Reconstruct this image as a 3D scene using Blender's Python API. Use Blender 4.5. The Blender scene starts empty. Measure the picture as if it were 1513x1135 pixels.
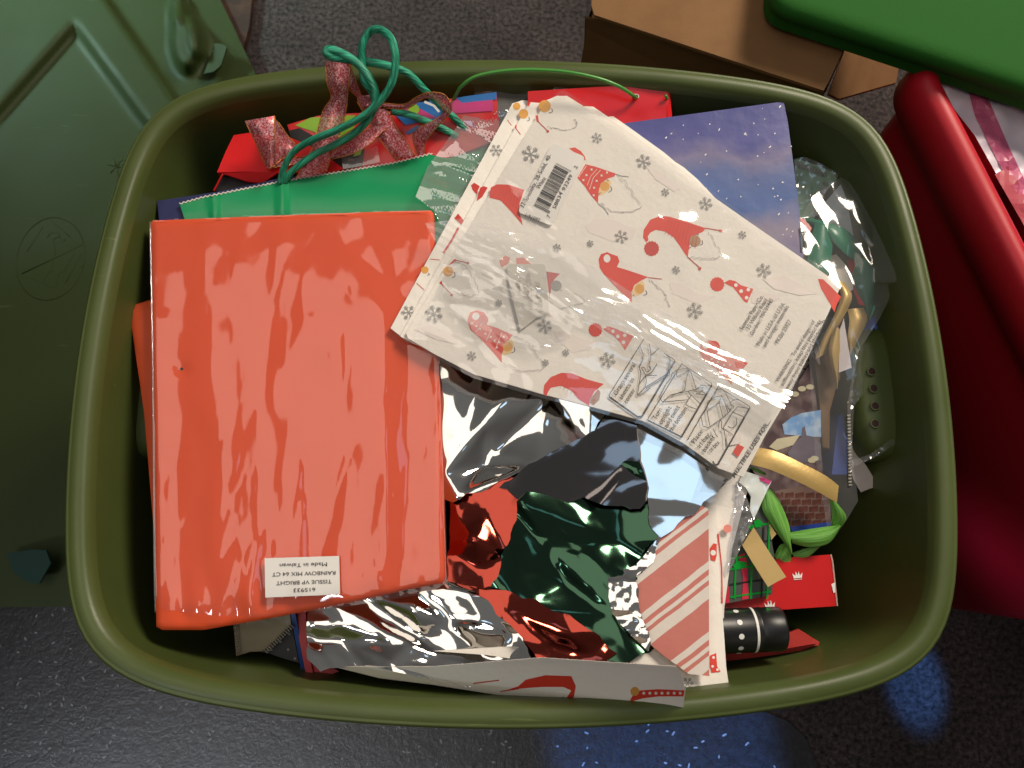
import bpy, bmesh, math, random
from mathutils import Vector, noise, Euler
random.seed(7)
scene = bpy.context.scene
COL = scene.collection

# ------------------------------------------------------------------ camera
W, H = 1513.0, 1135.0
FPX = 26.0 / 34.6 * W
RIM = 0.42
cam_d = bpy.data.cameras.new('camera'); cam = bpy.data.objects.new('camera', cam_d); COL.objects.link(cam)
cam_d.sensor_fit = 'HORIZONTAL'; cam_d.sensor_width = 34.6; cam_d.lens = 26.0
cam_d.clip_start = 0.02; cam_d.clip_end = 60
cam.location = (-0.0211, -0.1895, RIM + 0.6438)
cam.rotation_euler = (0.2508, -0.0254, 0.0001)
cam_d.dof.use_dof = True; cam_d.dof.focus_distance = 0.68; cam_d.dof.aperture_fstop = 9.0
scene.camera = cam

# ------------------------------------------------------------------ world, lamps, exposure
world = bpy.data.worlds.new('World'); scene.world = world; world.use_nodes = True
bg = world.node_tree.nodes['Background']
_wt = world.node_tree; _tc = _wt.nodes.new('ShaderNodeTexCoord'); _sx = _wt.nodes.new('ShaderNodeSeparateXYZ'); _rp = _wt.nodes.new('ShaderNodeValToRGB')
_wt.links.new(_tc.outputs['Generated'], _sx.inputs[0]); _wt.links.new(_sx.outputs['Z'], _rp.inputs['Fac']); _wt.links.new(_rp.outputs['Color'], bg.inputs[0])
_rp.color_ramp.elements[0].position = 0.0; _rp.color_ramp.elements[0].color = (0.10, 0.07, 0.055, 1)      # brown walls of the room, lighter ceiling overhead
_rp.color_ramp.elements[1].position = 0.9; _rp.color_ramp.elements[1].color = (0.92, 0.90, 0.88, 1)
bg.inputs[1].default_value = 0.17

def area(name, loc, target, sx, sy, power, color, spread=180):
    d = bpy.data.lights.new(name, 'AREA'); d.shape = 'RECTANGLE'; d.size = sx; d.size_y = sy
    d.energy = power; d.color = color; d.spread = math.radians(spread)
    o = bpy.data.objects.new(name, d); COL.objects.link(o); o.location = loc
    o.rotation_euler = (Vector(target) - Vector(loc)).to_track_quat('-Z', 'Y').to_euler()
    return o
def spot(name, loc, target, power, color, size_deg, blend=0.3, radius=0.03):
    d = bpy.data.lights.new(name, 'SPOT'); d.energy = power; d.color = color
    d.spot_size = math.radians(size_deg); d.spot_blend = blend; d.shadow_soft_size = radius
    o = bpy.data.objects.new(name, d); COL.objects.link(o); o.location = loc
    o.rotation_euler = (Vector(target) - Vector(loc)).to_track_quat('-Z', 'Y').to_euler()
    return o
area('room_lamp', (1.35, 1.50, 2.15), (0, 0, 0.35), 0.70, 0.70, 68, (1.0, 0.88, 0.73))
area('ceiling_bounce_panel', (-0.60, -0.12, 2.45), (-0.60, -0.12, 0.0), 1.0, 2.0, 10.5, (1.0, 0.88, 0.76))  # added panel standing in for ceiling bounce; makes the sleeve reflections
area('window_daylight', (-1.75, 0.95, 1.1), (-0.70, 0.88, 0.0), 0.4, 0.4, 3.2, (0.60, 0.95, 0.88), 40)
area('foil_reflection_panel', (0.46, 0.17, 2.3), (0.14, -0.1, 0.39), 0.42, 0.42, 0.85, (0.50, 0.74, 1.0))  # overhead panel added for the blue patch mirrored in the pale foil
area('mat_sheen_lamp', (-1.5, -1.75, 2.4), (-0.42, -0.75, 0.0), 0.45, 0.5, 1.6, (0.85, 0.93, 1.0), 30)  # added lamp with no known source; puts a pale sheen on the mat
vs = scene.view_settings
vs.view_transform = 'Standard'; vs.look = 'None'; vs.gamma = 1.0; vs.exposure = 0.0; vs.use_curve_mapping = False
scene.cycles.max_bounces = 10; scene.cycles.transparent_max_bounces = 24; scene.cycles.caustics_reflective = False
scene.cycles.caustics_refractive = False; scene.cycles.use_denoising = True

# ------------------------------------------------------------------ helpers
ROT = Euler((0.2508, -0.0254, 0.0001)).to_matrix(); CL = Vector(cam.location)
def P(px, py, z):
    """the point at height z that is seen at photo pixel (px, py)"""
    d = ROT @ Vector(((px - W/2)/FPX, -(py - H/2)/FPX, -1.0))
    t = (z - CL.z) / d.z
    return CL + d*t
def Zc(z): return lambda x, y: z
def C(x0, y0, s, pts): return [(x0 + a/s, y0 + b/s) for a, b in pts]
cR2 = lambda pts: C(300, 20, 3.7825, pts)
cR3 = lambda pts: C(600, 80, 3.7825, pts)
cA = lambda pts: C(780, 200, 4.45, pts)
cB = lambda pts: C(560, 300, 4.45, pts)
cD = lambda pts: C(800, 400, 4.45, pts)
cE = lambda pts: C(560, 120, 4.45, pts)
cF = lambda pts: C(1000, 360, 4.45, pts)
cG = lambda pts: C(880, 490, 5.043, pts)
cK = lambda pts: C(1100, 200, 5.043, pts)
cM = lambda pts: C(1160, 420, 4.055, pts)
cN = lambda pts: C(1000, 400, 3.7825, pts)
cO = lambda pts: C(1000, 620, 3.7825, pts)
cQ = lambda pts: C(320, 760, 3.026, pts)
cS = lambda pts: C(850, 740, 3.026, pts)
cT = lambda pts: C(700, 760, 3.7825, pts)

def lin(c):
    c /= 255.0
    return c/12.92 if c <= 0.04045 else ((c+0.055)/1.055)**2.4
def S(r, g, b): return (lin(r), lin(g), lin(b), 1.0)

def fibres(m, c0, c1, sx, sy):
    nt = m.node_tree; b = nt.nodes['Principled BSDF']; N = nt.nodes.new; L = nt.links.new
    uv = N('ShaderNodeUVMap'); mp = N('ShaderNodeMapping'); mp.inputs['Scale'].default_value = (sx, sy, 1); L(uv.outputs[0], mp.inputs[0])
    n = N('ShaderNodeTexNoise'); n.inputs['Scale'].default_value = 1; n.inputs['Detail'].default_value = 4; L(mp.outputs[0], n.inputs['Vector'])
    r = N('ShaderNodeValToRGB'); r.color_ramp.elements[0].position = .35; r.color_ramp.elements[1].position = .68; r.color_ramp.elements[0].color = c0; r.color_ramp.elements[1].color = c1
    L(n.outputs['Fac'], r.inputs['Fac']); L(r.outputs[0], b.inputs['Base Color'])
    bp = N('ShaderNodeBump'); bp.inputs['Strength'].default_value = 1.0; bp.inputs['Distance'].default_value = .0015; L(n.outputs['Fac'], bp.inputs['Height']); L(bp.outputs[0], b.inputs['Normal'])
MATS = {}
def mat(name, color, rough=0.5, metal=0.0, spec=0.5, bump=None, vary=None, coat=0.0, sheen=0, trans=0.0, alpha=1.0):
    """bump=(scale, strength, detail); vary=(scale, other colour, low, high)"""
    if name in MATS: return MATS[name]
    m = bpy.data.materials.new(name); m.use_nodes = True; nt = m.node_tree; b = nt.nodes['Principled BSDF']
    b.inputs['Base Color'].default_value = color; b.inputs['Roughness'].default_value = rough
    b.inputs['Metallic'].default_value = metal; b.inputs['Specular IOR Level'].default_value = spec
    b.inputs['Coat Weight'].default_value = coat; b.inputs['Coat Roughness'].default_value = 0.08
    b.inputs['Alpha'].default_value = alpha
    tc = nt.nodes.new('ShaderNodeTexCoord')
    if vary:
        n = nt.nodes.new('ShaderNodeTexNoise'); n.inputs['Scale'].default_value = vary[0]; n.inputs['Detail'].default_value = 4
        nt.links.new(tc.outputs['Object'], n.inputs['Vector'])
        r = nt.nodes.new('ShaderNodeValToRGB'); r.color_ramp.elements[0].position = vary[2]; r.color_ramp.elements[1].position = vary[3]
        r.color_ramp.elements[0].color = color; r.color_ramp.elements[1].color = vary[1]
        nt.links.new(n.outputs['Fac'], r.inputs['Fac']); nt.links.new(r.outputs['Color'], b.inputs['Base Color'])
    if bump:
        n = nt.nodes.new('ShaderNodeTexNoise'); n.inputs['Scale'].default_value = bump[0]; n.inputs['Detail'].default_value = bump[2] if len(bump) > 2 else 3
        nt.links.new(tc.outputs['Object'], n.inputs['Vector'])
        bp = nt.nodes.new('ShaderNodeBump'); bp.inputs['Strength'].default_value = bump[1]; bp.inputs['Distance'].default_value = 0.002
        nt.links.new(n.outputs['Fac'], bp.inputs['Height']); nt.links.new(bp.outputs['Normal'], b.inputs['Normal'])
    if trans:
        tr = nt.nodes.new('ShaderNodeBsdfTranslucent'); tr.inputs[0].default_value = color
        mx = nt.nodes.new('ShaderNodeMixShader'); mx.inputs[0].default_value = trans
        out = nt.nodes['Material Output']
        nt.links.new(b.outputs[0], mx.inputs[1]); nt.links.new(tr.outputs[0], mx.inputs[2]); nt.links.new(mx.outputs[0], out.inputs[0])
    MATS[name] = m
    return m

def film_mat(name, tint=(0.97, 0.97, 0.97, 1), haze=0.05, rough=0.06, gain=1.7, bump=0.0, bscale=150):
    """clear plastic film: see-through, mirror sheen by Fresnel, a little milky haze"""
    if name in MATS: return MATS[name]
    m = bpy.data.materials.new(name); m.use_nodes = True; nt = m.node_tree; nt.nodes.remove(nt.nodes['Principled BSDF'])
    N = nt.nodes.new; L = nt.links.new
    tr = N('ShaderNodeBsdfTransparent'); tr.inputs[0].default_value = tint
    df = N('ShaderNodeBsdfDiffuse'); df.inputs[0].default_value = (0.93, 0.93, 0.93, 1)
    gl = N('ShaderNodeBsdfGlossy'); gl.inputs['Roughness'].default_value = rough; gl.inputs[0].default_value = (1, 1, 1, 1)
    ge = N('ShaderNodeNewGeometry'); dt = N('ShaderNodeVectorMath'); dt.operation = 'DOT_PRODUCT'   # Schlick's Fresnel, the same from both sides of a thin film
    L(ge.outputs['Incoming'], dt.inputs[0]); L(ge.outputs['Normal'], dt.inputs[1])
    ab = N('ShaderNodeMath'); ab.operation = 'ABSOLUTE'; L(dt.outputs['Value'], ab.inputs[0])
    om = N('ShaderNodeMath'); om.operation = 'SUBTRACT'; om.inputs[0].default_value = 1.0; L(ab.outputs[0], om.inputs[1])
    pw_ = N('ShaderNodeMath'); pw_.operation = 'POWER'; pw_.inputs[1].default_value = 5.0; L(om.outputs[0], pw_.inputs[0])
    fr = N('ShaderNodeMath'); fr.operation = 'MULTIPLY_ADD'; fr.inputs[1].default_value = 0.96; fr.inputs[2].default_value = 0.04; L(pw_.outputs[0], fr.inputs[0])
    mu = N('ShaderNodeMath'); mu.operation = 'MULTIPLY'; mu.inputs[1].default_value = gain; mu.use_clamp = True
    L(fr.outputs[0], mu.inputs[0])
    m1 = N('ShaderNodeMixShader'); m1.inputs[0].default_value = haze; L(tr.outputs[0], m1.inputs[1]); L(df.outputs[0], m1.inputs[2])
    m2 = N('ShaderNodeMixShader'); L(mu.outputs[0], m2.inputs[0]); L(m1.outputs[0], m2.inputs[1]); L(gl.outputs[0], m2.inputs[2])
    L(m2.outputs[0], nt.nodes['Material Output'].inputs[0])
    if bump:
        tc = N('ShaderNodeTexCoord'); n = N('ShaderNodeTexNoise'); n.inputs['Scale'].default_value = bscale; n.inputs['Detail'].default_value = 3
        L(tc.outputs['Object'], n.inputs['Vector']); bp = N('ShaderNodeBump'); bp.inputs['Strength'].default_value = bump; bp.inputs['Distance'].default_value = 0.002
        L(n.outputs['Fac'], bp.inputs['Height']); L(bp.outputs[0], gl.inputs['Normal'])
    MATS[name] = m
    return m

def tag(o, label, cat, group=None):
    o['label'] = label; o['category'] = cat
    if group: o['group'] = group
    return o

def mesh(name, verts, faces, mats, parent=None, smooth=True, uvs=None, midx=None):
    me = bpy.data.meshes.new(name); me.from_pydata([tuple(v) for v in verts], [], faces)
    mats = mats if isinstance(mats, (list, tuple)) else [mats]
    for m in mats: me.materials.append(m)
    if midx:
        for p, i in zip(me.polygons, midx): p.material_index = i
    if uvs:
        ul = me.uv_layers.new(name='map')
        for l in me.loops: ul.data[l.index].uv = uvs[l.vertex_index]
    if smooth:
        for p in me.polygons: p.use_smooth = True
    me.validate(); me.update()
    o = bpy.data.objects.new(name, me); COL.objects.link(o)
    if parent is not None: o.parent = parent
    return o

def clip(poly, axis, val, keep_gt):
    out = []; n = len(poly)
    for i in range(n):
        a, b = poly[i], poly[(i+1) % n]
        ia = (a[axis] >= val) if keep_gt else (a[axis] <= val)
        ib = (b[axis] >= val) if keep_gt else (b[axis] <= val)
        if ia: out.append(a)
        if ia != ib:
            t = (val - a[axis])/(b[axis] - a[axis]); out.append((a[0]+t*(b[0]-a[0]), a[1]+t*(b[1]-a[1])))
    return out
def gridcells(poly, cell):
    """cut a polygon along a regular grid; returns shared 2D verts and faces"""
    xs = [p[0] for p in poly]; ys = [p[1] for p in poly]
    verts, index, faces = [], {}, []
    for i in range(math.floor(min(xs)/cell), math.ceil(max(xs)/cell)):
        st = clip(clip(poly, 0, i*cell, True), 0, (i+1)*cell, False)
        if len(st) < 3: continue
        sy = [p[1] for p in st]
        for j in range(math.floor(min(sy)/cell), math.ceil(max(sy)/cell)):
            c = clip(clip(st, 1, j*cell, True), 1, (j+1)*cell, False)
            f = []
            for p in c:
                k = (round(p[0], 3), round(p[1], 3))
                if k not in index: index[k] = len(verts); verts.append(p)
                if not f or f[-1] != index[k]: f.append(index[k])
            if len(f) > 1 and f[0] == f[-1]: f.pop()
            if len(set(f)) == len(f) and len(f) > 2:
                ar = sum(verts[f[q]][0]*verts[f[(q+1) % len(f)]][1] - verts[f[(q+1) % len(f)]][0]*verts[f[q]][1] for q in range(len(f)))
                if abs(ar) > 1e-3: faces.append(f if ar < 0 else f[::-1])
    return verts, faces

def sheet(name, poly, z, m, parent=None, cell=8, thick=0.0, jitter=0.0, spread=0.0):
    """a sheet, or the top and sides of a pack, whose outline is seen at poly; z(px, py) is its height"""
    if not callable(z): z = Zc(z)
    v2, faces = gridcells(poly, cell)
    verts = [P(x, y, z(x, y)) for x, y in v2]; uvs = [(x/1000.0, 1-y/1000.0) for x, y in v2]
    if thick:
        cnt = {}
        for f in faces:
            for q in range(len(f)):
                a, b = f[q], f[(q+1) % len(f)]; cnt[(a, b)] = 1
        bd = [e for e in cnt if (e[1], e[0]) not in cnt]; mp = {}
        for a, b in bd:
            for k in (a, b):
                if k not in mp:
                    mp[k] = len(verts); verts.append(verts[k] - Vector((0, 0, thick))); uvs.append(uvs[k])
                    verts.append(verts[k].copy()); uvs.append(uvs[k])
        for a, b in bd: faces.append([mp[b]+1, mp[a]+1, mp[a], mp[b]])
    return mesh(name, verts, faces, m, parent, True, uvs)

def segdist(x, y, a, b):
    dx, dy = b[0]-a[0], b[1]-a[1]; t = max(0, min(1, ((x-a[0])*dx+(y-a[1])*dy)/(dx*dx+dy*dy+1e-9)))
    return math.hypot(x-a[0]-t*dx, y-a[1]-t*dy)
def edged(poly, z, r, drop):
    """round the outline of a pack over r pixels"""
    if not callable(z): z = Zc(z)
    n = len(poly)
    def f(x, y):
        d = min(segdist(x, y, poly[i], poly[(i+1) % n]) for i in range(n))
        if d >= r: return z(x, y)
        k = 1 - d/r
        return z(x, y) - drop*(1 - math.sqrt(max(0, 1-k*k)))
    return f
def nz(x, y, sx, sy, seed=0.0): return noise.noise(Vector((x/sx, y/sy, seed)))
def wavy(z, amp, sx=90, sy=90, seed=0.0):
    if not callable(z): z = Zc(z)
    return lambda x, y: z(x, y) + amp*nz(x, y, sx, sy, seed) + amp*0.4*nz(x, y, sx*.4, sy*.4, seed+9)
def plane(p1, p2, p3):
    """height as a plane through three (px, py, z)"""
    (x1, y1, z1), (x2, y2, z2), (x3, y3, z3) = p1, p2, p3
    det = (x2-x1)*(y3-y1)-(x3-x1)*(y2-y1)
    a = ((z2-z1)*(y3-y1)-(z3-z1)*(y2-y1))/det; b = ((x2-x1)*(z3-z1)-(x3-x1)*(z2-z1))/det
    return lambda x, y: z1 + a*(x-x1) + b*(y-y1)

def cat_rom(pts, n):
    out = []; m = len(pts)
    for i in range(n):
        t = i/(n-1)*(m-1); k = min(int(t), m-2); u = t-k
        p0, p1, p2, p3 = pts[max(k-1, 0)], pts[k], pts[k+1], pts[min(k+2, m-1)]
        out.append(tuple(0.5*((2*b)+(-a+c)*u+(2*a-5*b+4*c-d)*u*u+(-a+3*b-3*c+d)*u**3) for a, b, c, d in zip(p0, p1, p2, p3)))
    return out
def lerp_list(zs, n):
    if not isinstance(zs, (list, tuple)): return [zs]*n
    return [v[0] for v in cat_rom([(z,) for z in zs], n)]

def ribbon(name, Lp, Rp, zs, m, parent=None, n=28, arch=0.0, zr=None, ns=5):
    """a band between two edges; zs heights along it, arch bows it across"""
    a = cat_rom(Lp, n); b = cat_rom(Rp, n); z = lerp_list(zs, n); z2 = lerp_list(zr if zr is not None else zs, n)
    verts, faces, uvs = [], [], []
    for i in range(n):
        for j in range(ns):
            t = j/(ns-1); x = a[i][0]+(b[i][0]-a[i][0])*t; y = a[i][1]+(b[i][1]-a[i][1])*t
            verts.append(P(x, y, z[i]+(z2[i]-z[i])*t+arch*math.sin(math.pi*t))); uvs.append((t, i/(n-1)))
    for i in range(n-1):
        for j in range(ns-1):
            q = i*ns+j; faces.append([q, q+1, q+ns+1, q+ns])
    o = mesh(name, verts, faces, m, parent, True, uvs)
    return o

def tube3(name, pts, rad, m, parent=None, k=8, n=None, cap=True, smoothpath=True):
    """tube through world points"""
    pts = [tuple(p) for p in pts]
    if smoothpath: pts = cat_rom(pts, n or len(pts)*6)
    V = [Vector(p) for p in pts]; verts, faces, uvs = [], [], []; up = None
    N = len(V); rads = lerp_list(rad, N)
    for i, p in enumerate(V):
        t = (V[min(i+1, N-1)] - V[max(i-1, 0)]).normalized()
        if up is None: up = t.orthogonal().normalized()
        up = (up - t*up.dot(t)).normalized(); s = t.cross(up)
        for j in range(k):
            a = 2*math.pi*j/k; verts.append(p + (up*math.cos(a)+s*math.sin(a))*rads[i]); uvs.append((j/k*.9+i*.035, i*.06))
    for i in range(N-1):
        for j in range(k):
            faces.append([i*k+j, i*k+(j+1) % k, (i+1)*k+(j+1) % k, (i+1)*k+j])
    if cap: faces.append(list(range(k))[::-1]); faces.append([(N-1)*k+j for j in range(k)])
    return mesh(name, verts, faces, m, parent, True, uvs)
def tube(name, pts, zs, rad, m, parent=None, k=8, n=None):
    z = lerp_list(zs, len(pts))
    return tube3(name, [P(x, y, q) for (x, y), q in zip(pts, z)], rad, m, parent, k, n)

_fonts = {}
class Print:
    """flat print laid on a surface of height z; later shapes lie above earlier ones"""
    def __init__(s, z, eps=0.0005, step=0.00003, split=False):
        s.z = z if callable(z) else Zc(z); s.eps = eps; s.step = step; s.split = split; s.id = []
        s.v, s.f, s.mi, s.mats, s.k = [], [], [], [], 0
    def _m(s, m):
        if m not in s.mats: s.mats.append(m)
        return s.mats.index(m)
    def _add(s, v2, faces, m):
        b = len(s.v); e = s.eps + s.k*s.step; mi = s._m(m)
        s.v += [P(x, y, s.z(x, y)+e) for x, y in v2]
        for f in faces: s.f.append([b+i for i in f]); s.mi.append(mi); s.id.append(s.k)
    def poly(s, pts, m, cell=7, smooth=0):
        if smooth: pts = [p for p in cat_rom(list(pts)+[pts[0]], smooth)][:-1]
        v, f = gridcells(pts, cell); s.k += 1; s._add(v, f, m)
    def circle(s, c, r, m, ry=None, jag=0.0, n=22):
        ry = ry or r
        s.poly([(c[0]+r*(1+jag*((i % 2)-.5))*math.cos(2*math.pi*i/n), c[1]+ry*(1+jag*((i % 2)-.5))*math.sin(2*math.pi*i/n)) for i in range(n)], m)
    def line(s, pts, w, m, smooth=0):
        if smooth: pts = cat_rom(pts, smooth)
        s.k += 1
        for a, b in zip(pts[:-1], pts[1:]):
            d = math.hypot(b[0]-a[0], b[1]-a[1])
            if d < 1e-6: continue
            ux, uy = (b[0]-a[0])/d, (b[1]-a[1])/d; q = max(1, int(d/7)); e = w*0.25
            v, f = [], []
            for i in range(q+1):
                t = -e + (d+2*e)*i/q; x, y = a[0]+ux*t, a[1]+uy*t
                v += [(x-uy*w/2, y+ux*w/2), (x+uy*w/2, y-ux*w/2)]
            for i in range(q): f.append([2*i, 2*i+2, 2*i+3, 2*i+1])
            s._add(v, f, m)
    def flake(s, c, r, m, w=None, rot=0.0):
        w = w or max(0.9, r*0.11)
        for k in range(6):
            a = rot+k*math.pi/3; u = (math.cos(a), math.sin(a))
            s.line([c, (c[0]+u[0]*r, c[1]+u[1]*r)], w, m); s.k -= 1
            for q, l in ((.5, .34), (.75, .26)):
                p = (c[0]+u[0]*r*q, c[1]+u[1]*r*q)
                for sg in (-1, 1):
                    b = a+sg*math.radians(50); s.line([p, (p[0]+math.cos(b)*r*l, p[1]+math.sin(b)*r*l)], w*.8, m); s.k -= 1
        s.k += 1
    def text(s, txt, p0, p1, h, m, mirror=False, bold=0.0, shear=0.0):
        cu = bpy.data.curves.new('t', 'FONT'); cu.body = txt; cu.offset = bold; cu.shear = shear; cu.resolution_u = 3
        o = bpy.data.objects.new('t', cu); COL.objects.link(o)
        me = o.to_mesh(); vs = [v.co.copy() for v in me.vertices]; fs = [list(p.vertices) for p in me.polygons]
        o.to_mesh_clear(); bpy.data.objects.remove(o); bpy.data.curves.remove(cu)
        if not vs: return
        xs = [v.x for v in vs]; x0, x1 = min(xs), max(xs)
        d = math.hypot(p1[0]-p0[0], p1[1]-p0[1]); ux, uy = (p1[0]-p0[0])/d, (p1[1]-p0[1])/d; kx = d/(x1-x0); ky = h/0.69
        v2 = []
        for v in vs:
            a = (v.x-x0)*kx; b = v.y*ky
            if mirror: a = d-a
            v2.append((p0[0]+ux*a+uy*b, p0[1]+uy*a-ux*b))
        s.k += 1; s._add(v2, fs, m)
    def build(s, name, parent):
        if s.split:
            for k in sorted(set(s.id)):
                fs = [(f, m) for f, m, i in zip(s.f, s.mi, s.id) if i == k]; used = sorted({v for f, _ in fs for v in f}); mp_ = {v: q for q, v in enumerate(used)}
                mesh(name, [s.v[v] for v in used], [[mp_[v] for v in f] for f, _ in fs], s.mats[fs[0][1]], parent, False)
            return
        return mesh(name, s.v, s.f, s.mats, parent, False, None, s.mi)

def superpt(th, a, b, n=9.75, e1=0.1497, e2=0.1071):
    """tote outline: full-bodied rounded oblong with bowed sides"""
    c, s_ = math.cos(th), math.sin(th); r = 0.4
    for _ in range(40):
        x, y = r*c, r*s_
        ax = a*(1-e2*(y/b)**2); by = b*(1-e1*(x/a)**2)
        g = (abs(x/ax)**n + abs(y/by)**n)**(1/n)
        r = r/g**0.6
    return Vector((r*c, r*s_, 0))
def ring_offsets(pts, prof):
    """profile rows (inset, z) around a closed outline"""
    n = len(pts); nor = []
    for i in range(n):
        t = pts[(i+1) % n]-pts[i-1]; nor.append(Vector((-t.y, t.x, 0)).normalized())
    verts, faces = [], []
    for d, z in prof:
        for i in range(n):
            p = pts[i]+nor[i]*d; verts.append((p.x, p.y, z))
    for r in range(len(prof)-1):
        for i in range(n):
            j = (i+1) % n; faces.append([r*n+i, r*n+j, (r+1)*n+j, (r+1)*n+i])
    return verts, faces

from mathutils import geometry
class Facets:
    """a creased surface: flat facets between random ridge points, stretched along a direction"""
    def __init__(s, seed, box, step, stretch=1.0, angle=0.0, pins=(), jit=.42):
        r = random.Random(seed); x0, y0, x1, y1 = box; s.c, s.n = math.cos(angle), math.sin(angle); s.k = stretch
        cs = [s.to(x, y) for x, y in ((x0, y0), (x1, y0), (x0, y1), (x1, y1))]
        u0, u1 = min(p[0] for p in cs)-step, max(p[0] for p in cs)+step; v0, v1 = min(p[1] for p in cs)-step, max(p[1] for p in cs)+step
        pts = []; z = []
        nu, nv = int((u1-u0)/step)+2, int((v1-v0)/step)+2
        for i in range(nu):
            for j in range(nv):
                pts.append(Vector((u0+(i+r.uniform(-jit, jit)+.5*(j % 2))*step, v0+(j+r.uniform(-jit, jit))*step))); z.append(r.uniform(-1, 1))
        for x, y, h in pins: pts.append(Vector(s.to(x, y))); z.append(h)
        res = geometry.delaunay_2d_cdt(pts, [], [], 0, 1e-4)
        vs, fs, src = res[0], res[2], res[3]
        zz = [z[o[0]] if o else 0 for o in src]
        s.cell = step; s.g = {}
        for f in fs:
            t = [(vs[i].x, vs[i].y, zz[i]) for i in f]
            if len(t) != 3: continue
            for i in range(int(min(q[0] for q in t)//step), int(max(q[0] for q in t)//step)+1):
                for j in range(int(min(q[1] for q in t)//step), int(max(q[1] for q in t)//step)+1): s.g.setdefault((i, j), []).append(t)
    def to(s, x, y): return ((x*s.c+y*s.n)/s.k, -x*s.n+y*s.c)          # long along the angle direction
    def __call__(s, x, y):
        u, v = s.to(x, y)
        for a, b, c in s.g.get((int(u//s.cell), int(v//s.cell)), ()):
            d = (b[1]-c[1])*(a[0]-c[0])+(c[0]-b[0])*(a[1]-c[1])
            if abs(d) < 1e-9: continue
            l1 = ((b[1]-c[1])*(u-c[0])+(c[0]-b[0])*(v-c[1]))/d; l2 = ((c[1]-a[1])*(u-c[0])+(a[0]-c[0])*(v-c[1]))/d; l3 = 1-l1-l2
            if l1 > -1e-6 and l2 > -1e-6 and l3 > -1e-6: return l1*a[2]+l2*b[2]+l3*c[2]
        return 0.0
def bbox(poly): return (min(p[0] for p in poly), min(p[1] for p in poly), max(p[0] for p in poly), max(p[1] for p in poly))

# ------------------------------------------------------------------ materials
M_olive = mat('olive_plastic', S(78, 90, 45), 0.40, spec=0.4, bump=(900, 0.06, 2), vary=(9, S(71, 83, 40), .4, .7))
def worn(m, light, amount=.35):
    """handled plastic: cloudy gloss and faint scratches"""
    nt = m.node_tree; b = nt.nodes['Principled BSDF']; N = nt.nodes.new; L = nt.links.new
    tc = N('ShaderNodeTexCoord'); n = N('ShaderNodeTexNoise'); n.inputs['Scale'].default_value = 7; n.inputs['Detail'].default_value = 6; L(tc.outputs['Object'], n.inputs['Vector'])
    mr = N('ShaderNodeMapRange'); mr.inputs['From Min'].default_value = .3; mr.inputs['From Max'].default_value = .7; r0 = b.inputs['Roughness'].default_value
    mr.inputs['To Min'].default_value = r0-.08; mr.inputs['To Max'].default_value = r0+.12; L(n.outputs['Fac'], mr.inputs['Value']); L(mr.outputs[0], b.inputs['Roughness'])
    mp = N('ShaderNodeMapping'); mp.inputs['Scale'].default_value = (14, 150, 60); mp.inputs['Rotation'].default_value = (.2, .1, .7); L(tc.outputs['Object'], mp.inputs[0])
    s2 = N('ShaderNodeTexNoise'); s2.inputs['Scale'].default_value = 1.0; s2.inputs['Detail'].default_value = 3; L(mp.outputs[0], s2.inputs['Vector'])
    rp = N('ShaderNodeMapRange'); rp.inputs['From Min'].default_value = .70; rp.inputs['From Max'].default_value = .76; rp.inputs['To Max'].default_value = amount; L(s2.outputs['Fac'], rp.inputs['Value'])
    mx = N('ShaderNodeMix'); mx.data_type = 'RGBA'; mx.inputs['B'].default_value = light; L(rp.outputs[0], mx.inputs['Factor'])
    src = b.inputs['Base Color'].links[0].from_socket if b.inputs['Base Color'].links else None
    if src: L(src, mx.inputs['A'])
    else: mx.inputs['A'].default_value = b.inputs['Base Color'].default_value
    L(mx.outputs['Result'], b.inputs['Base Color'])
worn(M_olive, S(120, 132, 78))
M_olive_lid = mat('olive_lid_plastic', S(44, 56, 22), 0.55, spec=0.3, bump=(900, 0.06, 2))
M_red_tote = mat('red_plastic', S(190, 20, 40), 0.45, bump=(700, 0.06, 2))
worn(M_olive_lid, S(90, 104, 66), .3)
M_green_lid = mat('green_plastic', S(34, 92, 28), 0.8, spec=0.2, bump=(260, 0.10, 3))
worn(M_red_tote, S(200, 70, 80), .25)
M_card = mat('cardboard', S(138, 100, 62), 0.85, bump=(220, 0.1, 3), vary=(30, S(126, 90, 54), .35, .75))
M_hole = mat('dark_hole', S(40, 10, 14), 0.8)
M_black = mat('black_print', S(26, 24, 26), 0.5)
M_ink = mat('dark_ink', S(44, 38, 38), 0.6)
M_grey_ink = mat('grey_ink', S(150, 148, 146), 0.7)
M_beard_ink = mat('beard_ink', S(176, 172, 168), 0.7)
M_white = mat('white_print', S(238, 236, 232), 0.55)
M_label = mat('label_paper', S(236, 232, 226), 0.5)
M_tissue = mat('white_tissue', S(246, 240, 231), 0.75, bump=(160, 0.25, 4), trans=0.04)
M_gred = mat('gnome_red', S(222, 62, 44), 0.6)
M_gred2 = mat('gnome_deep_red', S(200, 52, 44), 0.6)
M_gfade = mat('show_through_pink', S(241, 230, 223), 0.75)
M_gfade2 = mat('show_through_red', S(232, 140, 128), 0.7)
M_nose = mat('gnome_nose', S(226, 164, 78), 0.6)
M_face = mat('gnome_face', S(240, 206, 150), 0.6)
M_brown = mat('gnome_brown', S(176, 132, 96), 0.6)
M_orange = mat('orange_tissue', S(232, 82, 36), 0.65, bump=(18, 0.12, 2))
M_film = film_mat('clear_film', haze=0.03, rough=0.05)
M_film_hazy = film_mat('hazy_film', haze=0.10, rough=0.10, gain=2.2, bump=0.25, bscale=120)
M_film_soft = film_mat('ribbon_bag_film', haze=0.06, rough=0.09, gain=1.3)
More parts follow.
